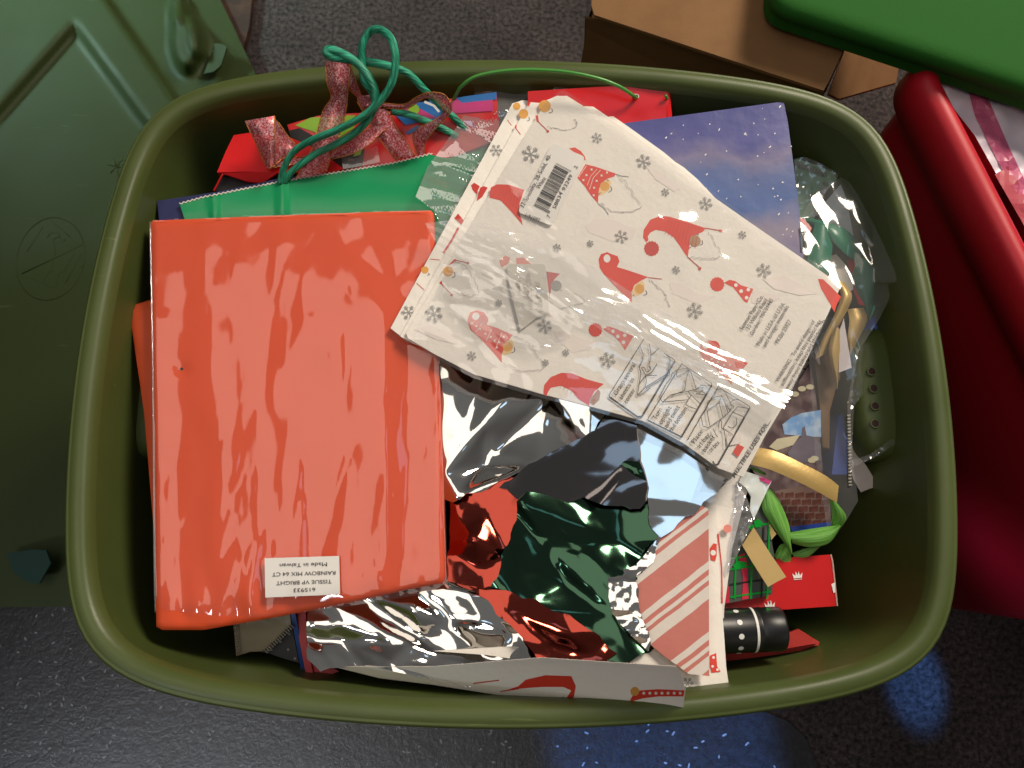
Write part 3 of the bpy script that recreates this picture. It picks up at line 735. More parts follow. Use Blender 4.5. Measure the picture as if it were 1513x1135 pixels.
# ------------------------------------------------------------------ foil sheets
def crumple(seed, base, poly, step=48, stretch=2.2, angle=0.6, amp=.006, bend=.004, small=.0016, pins=()):
    F = Facets(seed, bbox(poly), step, stretch, angle, pins); F2 = Facets(seed+1, bbox(poly), step*.42, stretch*1.5, angle+.5)
    F3 = Facets(seed+2, bbox(poly), step*.2, stretch, angle-.4)
    def f(x, y):
        a = F(x, y); m = (a*2+F(x+7, y)+F(x-7, y)+F(x, y+7)+F(x, y-7))/6
        cr = min(1, abs(a-m)*14)                                          # fine crinkles gather along the creases
        return base(x, y)+amp*m+small*F2(x, y)*(.3+.7*abs(nz(x, y, 60, 60, seed+2)))+small*.35*F3(x, y)*(.15+.85*cr)+bend*nz(x, y, 110, 80, seed)
    return f
def ragged(poly, seed, amp=4.5):
    out = []; r = random.Random(seed)
    for a, b in zip(poly, poly[1:]+poly[:1]):
        n = max(1, int(math.hypot(b[0]-a[0], b[1]-a[1])/11))
        for i in range(n):
            t = i/n; x, y = a[0]+(b[0]-a[0])*t, a[1]+(b[1]-a[1])*t
            out.append((x+amp*nz(x, y, 26, 26, seed)*1.6+r.uniform(-.8, .8), y+amp*nz(x, y, 26, 26, seed+5)*1.6+r.uniform(-.8, .8)))
    return out
def foil(name, poly, base, m, label, seed, **k):
    z = crumple(seed, base, poly, **k); poly = ragged(poly, seed)
    o = sheet(name, poly, z, m, None, 3.5, .003); tag(o, label, 'foil'); return o, z

# underlying gnome tissue at the bottom
zt1 = wavy(plane((500, 990, .378), (1009, 1049, .418), (820, 1036, .396)), .0014, 120, 40, 2)
p1 = [(492, 985), (560, 1002), (640, 1012), (730, 1026), (820, 1036), (900, 1042), (1009, 1049), (1013, 1018), (1000, 985), (800, 972), (640, 985)]
t1 = sheet('tissue_sheet', p1, zt1, M_tissue, None, 7, .004)
tag(t1, 'lower gnome printed tissue sheet along the front wall of the tote', 'tissue paper')
pr = Print(zt1, .0004, split=True)
pr.poly(cT([(165, 990), (250, 960), (290, 925), (400, 900), (545, 905), (570, 960), (560, 1020), (520, 1042), (440, 1035), (520, 1025), (545, 985), (500, 965), (380, 965), (250, 975)]), M_gred)
pr.line(cT([(0, 945), (60, 938), (140, 928)]), 1.6, M_gred2); pr.line(cT([(150, 990), (250, 975)]), 1.6, M_gred2)
pr.poly(cT([(868, 1050), (890, 1010), (930, 985), (1030, 978), (1178, 985), (1172, 1018), (1030, 1018), (940, 1030)]), M_gred)
for i in range(7): pr.circle(cT([(950+i*34, 1000)])[0], 2.2, M_gfade)
pr.circle(cT([(900, 990)])[0], 6.5, M_nose)
pr.build('gnome_print', t1)
zt2 = wavy(plane((700, 960, .386), (1060, 1000, .392), (1060, 760, .374)), .0012, 160, 50, 6)
p2 = [(640, 962), (720, 968), (800, 980), (905, 1000), (1000, 1020), (1078, 1021), (1073, 985), (1070, 940), (1064, 860), (1058, 740), (1040, 720), (1020, 900), (960, 965), (880, 975), (760, 955)]
t2 = sheet('tissue_sheet', p2, zt2, M_tissue, None, 7, .003)
tag(t2, 'gnome printed tissue sheet directly under the striped tissue', 'tissue paper')
pr = Print(zt2, .0004, split=True)
pr.poly(cT([(300, 930), (420, 870), (530, 855), (570, 885), (560, 915), (420, 912)]), M_gred)
pr.circle(cT([(600, 930)])[0], 11, M_nose, 9); pr.circle(cT([(595, 885)])[0], 9, M_face, 5)
pr.poly(cT([(780, 830), (800, 790), (870, 795), (880, 820), (850, 850)]), M_gred2); pr.circle(cT([(900, 735)])[0], 9, M_nose)
pr.poly(cT([(1320, 790), (1355, 775), (1360, 850), (1380, 880), (1330, 885), (1320, 850)]), M_gred)
for q in ((1340, 800), (1335, 850), (1362, 868)): pr.circle(cT([q])[0], 2.0, M_white)
pr.poly(cT([(1320, 190), (1340, 162), (1358, 165), (1358, 230), (1350, 262), (1325, 255)]), M_gred); pr.circle(cT([(1338, 215)])[0], 4, M_white)
pr.line(cT([(1365, 110), (1385, 300), (1388, 495)]), 2.2, M_gred2)
pr.circle(cT([(1418, 80)])[0], 6, M_gfade2); pr.flake(cT([(1195, 945)])[0], 9, M_grey_ink)
pr.flake(cT([(1100, 960)])[0], 6, M_grey_ink)
pr.build('gnome_print', t2)
t3 = sheet('tissue_sheet', [(1046, 730), (1062, 725), (1085, 700), (1112, 705), (1100, 740), (1082, 810), (1070, 900), (1069, 942), (1056, 944), (1050, 860)], wavy(.3715, .001, 50, 80), M_tissue, None, 7, .003)
tag(t3, 'narrow white tissue edge between the striped tissue and the plaid bag', 'tissue paper')

foil('foil_sheet', [(454, 905), (540, 880), (650, 862), (745, 868), (720, 875), (800, 960), (815, 994), (760, 1004), (690, 1013), (640, 1006), (585, 990), (500, 984), (475, 992), (452, 977)],
     plane((454, 940, .380), (800, 900, .388), (700, 1000, .394)), M_silver, 'crumpled bright silver foil below the orange tissue pack', 21, step=40, stretch=2.4, angle=.35, amp=.0075, pins=((612, 900, 1.3), (625, 945, -1), (690, 925, 1), (690, 875, 1.2)))
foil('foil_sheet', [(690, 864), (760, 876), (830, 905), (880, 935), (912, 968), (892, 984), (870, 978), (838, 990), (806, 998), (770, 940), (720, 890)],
     plane((690, 864, .392), (900, 970, .400), (806, 994, .400)), M_foil_redrefl, 'crumpled mirror foil with painted red reflections and bright creases next to the silver foil', 33, step=40, stretch=2.0, angle=.7, amp=.006, pins=((812, 985, 1.2), (830, 935, -1)))
foil('foil_sheet', [(640, 515), (700, 540), (860, 585), (905, 600), (880, 640), (800, 680), (740, 712), (668, 742), (648, 735), (645, 600)],
     plane((650, 540, .382), (860, 600, .388), (670, 740, .376)), M_silver, 'smooth silver foil emerging under the gnome tissue pack', 6, step=62, stretch=1.7, angle=-.75, amp=.009, bend=.007, small=.0006, pins=((675, 735, 1.2), (718, 625, 1.2), (715, 690, -1.0)))
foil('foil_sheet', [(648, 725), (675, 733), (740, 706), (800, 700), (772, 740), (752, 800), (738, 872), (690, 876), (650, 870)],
     plane((660, 740, .378), (780, 720, .383), (700, 866, .380)), M_foil_redrefl, 'mirror foil with painted copper red reflections wedged against the orange tissue pack', 14, step=44, stretch=2.0, angle=1.25, amp=.007, pins=((700, 795, 1.2),))
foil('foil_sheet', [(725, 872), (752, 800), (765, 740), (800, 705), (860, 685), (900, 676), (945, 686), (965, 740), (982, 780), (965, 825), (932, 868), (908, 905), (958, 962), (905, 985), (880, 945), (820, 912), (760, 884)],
     plane((740, 800, .386), (960, 760, .390), (900, 960, .394)), M_foil_greenrefl, 'mirror foil with painted dark green reflections crumpled in the middle of the tote', 9, step=58, stretch=2.0, angle=.45, amp=.0075, bend=.006, pins=((770, 745, 1), (835, 860, -1.1), (940, 700, 1)))
foil('foil_sheet', [(735, 722), (800, 676), (880, 636), (905, 598), (960, 614), (952, 660), (968, 720), (945, 752), (860, 740), (800, 745)],
     plane((760, 700, .390), (930, 640, .393), (900, 740, .393)), M_foil_greyrefl, 'mirror foil fold with painted dull grey reflections between the silver and green tinted foils', 17, step=62, stretch=2.4, angle=-.55, amp=.007, bend=.006)
foil('foil_sheet', [(940, 612), (985, 628), (1050, 648), (1085, 700), (1040, 745), (1003, 772), (978, 796), (958, 775), (955, 720), (945, 670)],
     plane((945, 620, .394), (1040, 655, .396), (985, 785, .396)), M_silver, 'pale mirror foil with a blue reflection near the instruction boxes', 41, step=70, stretch=1.6, angle=.3, amp=.0028, bend=.002, small=.0003)
foil('foil_sheet', [(898, 850), (938, 835), (978, 788), (964, 830), (938, 850), (946, 900), (962, 952), (958, 966), (903, 905)],
     plane((900, 880, .394), (960, 820, .396), (958, 955, .402)), M_silver, 'thin rippled silver foil strip along the striped tissue', 52, step=16, stretch=2.5, angle=-.3, amp=.003)

# striped tissue
def stripe_mat():
    m = bpy.data.materials.new('candy_stripe_tissue'); m.use_nodes = True; nt = m.node_tree; b = nt.nodes['Principled BSDF']; N = nt.nodes.new; L = nt.links.new
    uv = N('ShaderNodeUVMap'); sp = N('ShaderNodeSeparateXYZ'); L(uv.outputs[0], sp.inputs[0])
    # distance across the stripes (stripes climb to the upper corner)
    an = math.radians(38); a = N('ShaderNodeMath'); a.operation = 'MULTIPLY'; a.inputs[1].default_value = -math.sin(an); L(sp.outputs['X'], a.inputs[0])
    c = N('ShaderNodeMath'); c.operation = 'MULTIPLY_ADD'; c.inputs[1].default_value = math.cos(an); L(sp.outputs['Y'], c.inputs[0]); L(a.outputs[0], c.inputs[2])
    n = N('ShaderNodeTexNoise'); n.inputs['Scale'].default_value = 22; L(uv.outputs[0], n.inputs['Vector'])
    w = N('ShaderNodeMath'); w.operation = 'MULTIPLY_ADD'; w.inputs[1].default_value = .0035; L(n.outputs['Fac'], w.inputs[0]); L(c.outputs[0], w.inputs[2])
    d = N('ShaderNodeMath'); d.operation = 'MULTIPLY'; d.inputs[1].default_value = 1/.082; L(w.outputs[0], d.inputs[0])
    fr = N('ShaderNodeMath'); fr.operation = 'FRACT'; L(d.outputs[0], fr.inputs[0])
    r = N('ShaderNodeValToRGB'); r.color_ramp.interpolation = 'CONSTANT'; el = r.color_ramp.elements
    wh, rd = S(226, 217, 208), S(204, 124, 114)
    el[0].position = 0; el[0].color = rd; el[1].position = .26; el[1].color = wh
    for p, col in ((.46, rd), (.53, wh), (.60, rd), (.68, wh), (.80, rd), (.80, rd)): e = el.new(p); e.color = col
    L(fr.outputs[0], r.inputs['Fac']); L(r.outputs['Color'], b.inputs['Base Color']); b.inputs['Roughness'].default_value = .8
    n2 = N('ShaderNodeTexNoise'); n2.inputs['Scale'].default_value = 60; n2.inputs['Detail'].default_value = 5; L(uv.outputs[0], n2.inputs['Vector'])
    bp = N('ShaderNodeBump'); bp.inputs['Strength'].default_value = .25; bp.inputs['Distance'].default_value = .002; L(n2.outputs['Fac'], bp.inputs['Height']); L(bp.outputs[0], b.inputs['Normal'])
    return m
zst = wavy(plane((1015, 742, .394), (1048, 999, .402), (940, 860, .392)), .0010, 90, 120, 3)
st = sheet('tissue_sheet', [(1010, 735), (1047, 752), (1048, 999), (1018, 996), (982, 970), (959, 951), (944, 900), (935, 850), (960, 812), (986, 772)], zst, stripe_mat(), None, 7, .0015)
tag(st, 'red and white candy striped tissue sheet with a curved edge', 'tissue paper')

# ------------------------------------------------------------------ lower corner: cellophane, cards
M_tanfilm = film_mat('tan_cellophane', tint=(.74, .66, .50, 1), haze=.30, rough=.15, gain=1.6)
M_crimp = mat('crimped_seal', S(214, 208, 196), .25, .6)
bc = sheet('blue_card', cQ([(328, 432), (350, 436), (402, 692), (376, 690)]), plane((428, 903, .352), (436, 904, .352), (450, 988, .335)), mat('blue_card', S(42, 78, 150), .5), None, 10, .002)
tag(bc, 'thin blue card edge poking out below the orange pack', 'card')
for i, (poly, zz, lb) in enumerate((((cQ([(346, 436), (398, 425), (404, 600), (440, 742), (405, 742), (385, 640)])), .345, 'red card lying next to the blue card edge'),
                       ((cQ([(380, 430), (470, 430), (470, 660), (548, 702), (440, 744), (412, 700)])), .341, 'lower red card sticking out beneath the silver foil'))):
    o = sheet('red_card', poly, zz, mat('red_card', S(196, 44, 58), .5), None, 10, .003); tag(o, lb, 'card')
zd = Zc(.337)
dk = sheet('dotted_paper', cQ([(195, 615), (335, 495), (368, 664), (300, 645), (235, 622)]), zd, mat('charcoal_paper', S(48, 48, 52), .6), None, 10, .003)
tag(dk, 'dark dotted paper under the tan cellophane packet', 'paper')
pr = Print(zd); [pr.circle(cQ([q])[0], 1.8, M_grey_ink) for q in ((245, 605), (320, 605), (325, 535), (285, 570), (350, 645))]; pr.build('dot', dk)
M_tanpaper = mat('tan_packet_paper', S(150, 134, 104), .5)
zc_ = plane((345, 920, .349), (430, 905, .352), (390, 960, .342))
ce = sheet('cellophane_packet', cQ([(75, 485), (200, 462), (327, 440), (334, 492), (262, 560), (206, 612), (150, 615), (88, 634)]), zc_, M_tanpaper, None, 6, .004)
tag(ce, 'small tan cellophane packet with crimped ends under the orange pack', 'packet')
sheet('film', cQ([(78, 488), (200, 466), (324, 443), (330, 490), (258, 556), (202, 608), (150, 611), (92, 630)]), lambda x, y: zc_(x, y)+.002+.001*nz(x, y, 10, 10), M_film_hazy, ce, 5)
def crimp(p0, p1, w, n, z, parent):
    """ribbed heat seal"""
    for i in range(n):
        t0, t1 = (i+.12)/n, (i+.72)/n
        d = math.hypot(p1[0]-p0[0], p1[1]-p0[1]); ux, uy = (p1[0]-p0[0])/d, (p1[1]-p0[1])/d
        a = (p0[0]+ux*d*t0, p0[1]+uy*d*t0); b = (p0[0]+ux*d*t1, p0[1]+uy*d*t1)
        pts = [a, b, (b[0]-uy*w, b[1]+ux*w), (a[0]-uy*w, a[1]+ux*w)]
        m_ = ((a[0]+b[0])/2, (a[1]+b[1])/2); mm = (m_[0]-uy*w, m_[1]+ux*w)
        vv = [P(*pts[0], z(*pts[0])), P(*m_, z(*m_)+.0010), P(*pts[1], z(*pts[1])), P(*pts[3], z(*pts[3])), P(*mm, z(*mm)+.0010), P(*pts[2], z(*pts[2]))]
        mesh('crimp_rib', vv, [[0, 1, 4, 3], [1, 2, 5, 4]], M_crimp, parent, False)
crimp(cQ([(95, 485)])[0], cQ([(108, 628)])[0], 7, 16, lambda x, y: zc_(x, y)+.003, ce)
crimp(cQ([(334, 488)])[0], cQ([(208, 610)])[0], -7, 14, lambda x, y: zc_(x, y)+.003, ce)

# ------------------------------------------------------------------ right-hand cluster, deepest first
zrb2 = plane((1070, 900, .345), (1237, 895, .338), (1229, 822, .340))
rx = sheet('red_box', cO([(262, 1088), (270, 880), (400, 800), (640, 770), (864, 754), (898, 1042), (600, 1062)]), zrb2, mat('red_gloss_box', S(204, 34, 36), .3, bump=(40, .04, 2)), None, 10, .07)
tag(rx, 'red box printed with small white crowns below the lime ribbon', 'box')
pr = Print(zrb2, .0006)
def crown(c, s, rot):
    ca, sa = math.cos(rot), math.sin(rot); q = lambda a, b: (c[0]+(a*ca-b*sa)*s, c[1]+(a*sa+b*ca)*s)
    pr.poly([q(-.8, .5), q(-1, -.5), q(-.45, .05), q(-.3, -.85), q(0, -.05), q(.3, -.85), q(.45, .05), q(1, -.5), q(.8, .5)], M_white)
    pr.line([q(-.8, .75), q(.8, .75)], .9, M_white)
for c, s, r_ in (((675, 872), 7.5, -.1), ((520, 1038), 8, -.1)): crown(cO([c])[0], s, r_)
pr.poly(cO([(864, 920), (884, 910), (886, 965), (876, 970)]), M_white)
pr.build('crown_print', rx)
pr = Print(zrb2, .0006); pr.line(cO([(862, 756), (872, 800), (897, 1040)]), 2.2, mat('worn_board_edge', S(190, 150, 140), .8)); pr.build('worn_edge', rx)
# napkins and tube
for k in range(3):
    zk = .328+.006*k
    o = sheet('red_napkin', cS([(640, 702-12*k), (930, 610-6*k), (1000, 582-4*k), (1088+2*k, 628+2*k), (1090, 656-10*k), (900, 688-10*k), (640, 722-10*k)]), wavy(zk, .0008, 40, 20, k), mat('red_napkin', S(176, 40, 32), .7, bump=(150, .2, 3)), None, 8, .004)
    tag(o, ['lowest folded red napkin under the black tube', 'middle folded red napkin under the black tube', 'topmost folded red napkin under the black tube'][k], 'napkin', 'folded red napkins')
a, b = P(1030, 934, .356), P(1156, 929, .356); ax = (b-a).normalized(); RD = .0190
up = Vector((0, 0, 1)); sd = ax.cross(up).normalized(); L_ = (b-a).length
vv, ff = [], []; nn = 40; ringsx = [(0, RD), (L_-.024, RD), (L_-.0235, RD*.985), (L_-.022, RD*.985), (L_-.0215, RD), (L_-.003, RD), (L_-.001, RD*.96), (L_, RD*.86), (L_, RD*.2)]
for t, r_ in ringsx:
    for j in range(nn):
        an = 2*math.pi*j/nn; vv.append(a+ax*t+(up*math.cos(an)+sd*math.sin(an))*r_)
for i in range(len(ringsx)-1):
    for j in range(nn): ff.append([i*nn+j, i*nn+(j+1) % nn, (i+1)*nn+(j+1) % nn, (i+1)*nn+j])
ff.append([(len(ringsx)-1)*nn+j for j in range(nn)])
tubeo = mesh('black_tube', vv, ff, mat('black_card_tube', S(24, 24, 27), .38), None); tag(tubeo, 'black cylindrical tube with white dots and a white band', 'tube')
def ontube(t, an, e=.0003): return a+ax*t+(up*math.cos(an)+sd*math.sin(an))*(RD+e)
tw = L_-.0228-.006
vv = [ontube(t, 2*math.pi*j/nn) for t in (tw, tw+.0022) for j in range(nn)]
mesh('white_band', vv, [[j, (j+1) % nn, nn+(j+1) % nn, nn+j] for j in range(nn)], M_white, tubeo)
for an in (-1.05, -.42, .2, .8, 1.3):
    for td in (tw-.014,):
        vv = [ontube(td+.0024*math.cos(2*math.pi*i/12), an+.0024*math.sin(2*math.pi*i/12)/RD, .0004) for i in range(12)]
        mesh('white_dot', vv, [list(range(12))], M_white, tubeo)

# plaid bag
zpl = wavy(plane((1075, 880, .358), (1120, 770, .362), (1140, 880, .352)), .0008)
pl = sheet('plaid_bag', cO([(268, 1030), (275, 880), (330, 740), (420, 560), (470, 470), (505, 540), (545, 760), (532, 978), (400, 1005)]), zpl, mat('plaid_grey', S(78, 84, 78), .4), None, 8, .05)
tag(pl, 'green, red and black plaid bag with metallic lines beside the red box', 'gift bag')
M_pg = mat('plaid_metal_green', S(40, 220, 80), .25, .7); M_pr = mat('plaid_red', S(206, 46, 74), .4)
pr = Print(zpl, .0006)
pr.poly(cO([(345, 760), (378, 745), (392, 800), (402, 1000), (365, 1008), (370, 880)]), M_pr)
pr.poly(cO([(268, 1030), (270, 930), (292, 930), (295, 1022)]), M_pr)
for y0 in (595, 690, 760, 820, 905, 975): pr.line(cO([(300 if y0 > 750 else 420, y0+18), (400, y0+2), (525, y0-14)]), 2.6, M_black if y0 in (690, 905) else M_pg)
for x0 in (318, 408, 468, 500): pr.line(cO([(x0+18, 600 if x0 > 400 else 760), (x0+10, 850), (x0+5, 1000)]), 2.6, M_black if x0 == 468 else M_pg)
pr.poly(cO([(430, 570), (455, 555), (480, 575), (470, 600), (440, 605)]), M_pg); pr.poly(cO([(310, 815), (345, 790), (395, 800), (380, 830), (330, 840)]), M_pg)
pr.build('plaid_print', pl)

# village picture bag
zv = wavy(plane((1200, 540, .348), (1130, 720, .352), (1222, 780, .335)), .0012, 40, 40, 4)
vb = sheet('village_gift_bag', [(1198, 535), (1206, 590), (1212, 650), (1218, 720), (1226, 776), (1200, 782), (1162, 786), (1138, 750), (1110, 690), (1130, 640), (1165, 588)], zv, mat('village_print', S(86, 70, 74), .28, vary=(60, S(128, 112, 112), .4, .65), bump=(60, .3, 3)), None, 7, .12)
tag(vb, 'gift bag printed with a village scene and brick wall behind the gold ribbon', 'gift bag')
pr = Print(zv, .0005, split=True)
M_sky = mat('printed_sky', S(120, 160, 208), .3, vary=(90, S(176, 196, 220), .45, .7)); M_castle = mat('printed_castle', S(112, 104, 116), .35); M_snow = mat('printed_snow_roof', S(196, 188, 160), .35)
pr.poly(cN([(590, 860), (640, 820), (700, 796), (805, 778), (808, 930), (700, 925), (600, 915)]), M_sky)
pr.poly(cN([(515, 985), (560, 940), (690, 918), (650, 975), (560, 1005)]), M_snow)
pr.poly(cN([(620, 1020), (660, 960), (695, 930), (700, 880), (715, 868), (725, 920), (770, 930), (805, 970), (808, 1060), (700, 1075), (640, 1065)]), M_castle)
for q in ((755, 1060), (660, 690), (700, 660), (745, 650), (770, 1050)): pr.circle(cN([q])[0], 6, M_snow, 4)
M_brk = mat('printed_brick', S(88, 52, 46), .35, vary=(120, S(110, 70, 60), .4, .7)); M_mor = mat('printed_mortar', S(112, 90, 84), .4)
pr.poly(cO([(545, 400), (700, 370), (850, 400), (862, 575), (640, 605), (590, 500)]), M_mor)
for r_ in range(5):
    y0 = 405+r_*38
    for c_ in range(6):
        x0 = 545+c_*58+(r_ % 2)*28+r_*10
        if x0 > 830: continue
        pr.poly(cO([(x0, y0+8), (x0+50, y0), (x0+52, y0+30), (x0+2, y0+36)]), M_brk)
pr.poly(cO([(632, 600), (860, 572), (864, 602), (645, 625)]), M_bluer)
pr.build('print', vb)

# brown-gold bag side, ribbons and tags in the clear bag
def rib_thing(name, Lp, Rp, zs, m, label, arch=.002, zr=None, cat='ribbon'):
    o = ribbon(name, Lp, Rp, zs, m, None, 30, arch, zr); tag(o, label, cat); return o
def flat_thing(name, poly, z, m, label, cat, cell=7, thick=.0012):
    o = sheet(name, poly, z, m, None, cell, thick); tag(o, label, cat); return o
M_brownp = mat('brown_satin', S(112, 84, 52), .42, bump=(40, .3, 3))
flat_thing('brown_bag_side', cM([(172, 432), (240, 350), (318, 280), (335, 420), (330, 560), (300, 640), (268, 760), (266, 985), (226, 975), (212, 760), (190, 560)]), wavy(plane((1203, 525, .352), (1240, 500, .354), (1222, 660, .335)), .003, 14, 60, 3), M_brownp, 'brown satin bag side between the gnome pack and the handle recess', 'gift bag', 5, .05)
flat_thing('blue_packet', cM([(318, 800), (365, 740), (390, 780), (388, 930), (372, 1140), (280, 1140), (300, 960)]), .333, M_bluer, 'dark blue packet low beside the tote handle', 'packet', 7, .03)
flat_thing('white_card', cO([(962, 120), (985, 150), (1060, 260), (1128, 370), (1075, 388), (1030, 406), (990, 340), (965, 260)]), plane((1257, 655, .335), (1297, 720, .322), (1270, 727, .330)), mat('white_card', S(222, 210, 204), .6), 'white card slip sticking out toward the bare tote wall', 'card', 8, .001)
# green packet with crimped seal
M_mint = mat('mint_packet', S(120, 156, 124), .4, vary=(40, S(150, 186, 156), .4, .7))
zmk = wavy(plane((1175, 240, .362), (1235, 262, .360), (1190, 320, .352)), .001)
gp = sheet('mint_packet', cK([(368, 182), (400, 178), (540, 222), (690, 290), (684, 330), (600, 420), (560, 520), (520, 620), (420, 640), (395, 500)]), zmk, M_mint, None, 6, .02)
tag(gp, 'mint green packet with a crimped clear seal behind the snow scene bag', 'packet')
crimp(cK([(376, 186)])[0], cK([(628, 272)])[0], 8, 17, lambda x, y: zmk(x, y)+.002, gp)
crimp(cK([(628, 352)])[0], cK([(545, 610)])[0], 8, 8, lambda x, y: zmk(x, y)+.002, gp)
sheet('film', cK([(372, 176), (450, 160), (560, 205), (700, 285), (690, 340), (600, 430), (540, 600), (420, 620), (395, 500)]), lambda x, y: zmk(x, y)+.004+.002*nz(x, y, 8, 12, 2), M_film_hazy, gp, 4)
flat_thing('pale_pouch', cK([(700, 385), (735, 345), (772, 400), (860, 540), (1016, 775), (900, 770), (790, 745), (640, 690), (575, 620), (600, 500)]), wavy(plane((1242, 270, .362), (1300, 352, .352), (1218, 322, .352)), .0012, 24, 24), mat('pale_blue_card', S(176, 186, 190), .45, vary=(50, S(140, 152, 160), .45, .7)), 'pale blue grey pouch with a pointed top near the green satin ribbon', 'pouch', 6, .01)
flat_thing('white_ribbon', cF([(1000, 190), (1010, 80), (1050, 70), (1120, 150), (1160, 220), (1160, 300), (1120, 330), (1060, 250)]), wavy(.361, .002, 30, 30), mat('ivory_ribbon', S(226, 218, 204), .5), 'ivory ribbon curl under the green satin loop', 'ribbon')
flat_thing('red_ribbon', cF([(1120, 110), (1175, 105), (1180, 200), (1240, 410), (1200, 400), (1160, 300), (1150, 200)]), wavy(.357, .002, 20, 30), M_redbag, 'thin red ribbon behind the green satin strip', 'ribbon')
flat_thing('red_ribbon', cK([(412, 615), (450, 625), (500, 690), (490, 720), (430, 690)]), .3565, M_redbag, 'short red ribbon end beside the snow scene bag edge', 'ribbon')
gs = bpy.data.objects.new('green_satin_ribbon', None); COL.objects.link(gs); tag(gs, 'dark green satin ribbon loop in the clear bag', 'ribbon')
ribbon('loop', cK([(455, 612), (560, 632), (690, 672), (790, 730), (885, 850)]), cK([(462, 650), (560, 700), (665, 800), (760, 890), (850, 945)]), [.366, .374, .378, .374, .366], M_satin, gs, 30, .003)
ribbon('tail', cK([(530, 645), (490, 800), (462, 970)]), cK([(640, 690), (655, 850), (608, 1060)]), [.377, .376, .374], M_satin, gs, 30, .004)
ribbon('tail', cF([(1200, 90), (1165, 170), (1155, 230), (1200, 350), (1240, 450)]), cF([(1290, 120), (1310, 190), (1335, 260), (1300, 380), (1262, 490)]), [.368, .366, .362, .356, .350], M_satin, gs, 30, .005)
rib_thing('teal_ribbon', cF([(1318, 125), (1325, 250), (1300, 380), (1258, 510)]), cF([(1408, 135), (1395, 230), (1350, 350), (1264, 515)]), [.366, .364, .358, .348], M_teal, 'bright teal ribbon tail below a white clip', .004)
flat_thing('white_clip', cK([(1000, 898), (1040, 900), (1096, 935), (1062, 972), (985, 938)]), .3695, M_white, 'small white clip on the teal ribbon', 'clip', 6, .003)
flat_thing('red_ribbon', cK([(925, 825), (980, 800), (1080, 805), (1090, 858), (1010, 895), (945, 925), (910, 872)]), wavy(.364, .003, 10, 10), mat('coral_ribbon', S(222, 66, 52), .4), 'crumpled coral red ribbon above the white clip', 'ribbon', 4)
flat_thing('blue_ribbon', cF([(1270, 500), (1310, 470), (1372, 452), (1416, 526), (1320, 585), (1208, 632), (1225, 570)]), wavy(.356, .003, 16, 16), M_bluer, 'royal blue ribbon end touching the bare tote wall', 'ribbon', 4)
rib_thing('gold_ribbon', cF([(1035, 245), (1078, 340), (1035, 470), (960, 620), (905, 765)]), cF([(1100, 250), (1152, 340), (1125, 430), (1055, 560), (985, 720)]), [.372, .376, .372, .366, .358], M_gold, 'gold satin ribbon curving around the gnome pack corner', .004)
rib_thing('gold_ribbon', cM([(300, 245), (262, 380), (275, 480), (300, 560), (308, 625)]), cM([(328, 270), (330, 400), (325, 480), (318, 560), (314, 628)]), [.372, .368, .364, .360, .354], M_gold, 'narrow twisted gold ribbon above the brown bag side', .003)
rib_thing('gold_ribbon', cM([(372, 150), (385, 220), (372, 330), (380, 420)]), cM([(470, 140), (492, 215), (440, 330), (390, 428)]), [.364, .366, .362, .356], M_gold, 'short gold ribbon next to the teal tail', .003)
flat_thing('paper_slip', cM([(328, 275), (352, 205), (376, 360), (400, 500), (360, 515), (322, 530)]), plane((1240, 490, .372), (1258, 543, .364), (1240, 550, .364)), mat('white_slip', S(206, 196, 198), .6), 'white paper slip between the gold ribbons', 'paper')
# clear bag over the ribbons
cbp = [(1180, 330), (1200, 290), (1243, 262), (1256, 270), (1285, 320), (1303, 352), (1337, 344), (1330, 385), (1322, 425), (1300, 470), (1268, 520), (1262, 560), (1256, 620), (1262, 690), (1268, 740), (1250, 770), (1225, 795), (1205, 680), (1195, 520)]
FC = Facets(9, (1150, 230, 1350, 820), 18, 2.6, 1.1)
def zcb(x, y):
    b_ = .386+.0004*max(0, x-1290)*(1 if y < 420 else 0)-.00010*max(0, y-420)
    return b_+.003*nz(x, y, 36, 60, 2)+.0020*FC(x, y)
cbag = sheet('clear_bag', cbp, zcb, M_film_soft, None, 3.5); tag(cbag, 'crinkled clear plastic bag of ribbons near the tote handle', 'bag')
crimp((1257, 612), (1259, 720), 5, 22, lambda x, y: zcb(x, y)+.001, cbag)
zc2 = lambda x, y: .362+.003*nz(x, y, 18, 22, 4)+.0022*(1-abs(nz(x, y, 10, 16, 1))*2)
cg2 = sheet('clear_bag', [(1264, 520), (1290, 495), (1300, 500), (1290, 560), (1262, 600), (1258, 680), (1285, 672), (1322, 645), (1328, 652), (1300, 672), (1262, 690), (1256, 700), (1252, 600)], zc2, M_film_soft, None, 4)
tag(cg2, 'thin torn clear plastic edge lying over the tote handle recess', 'plastic film')

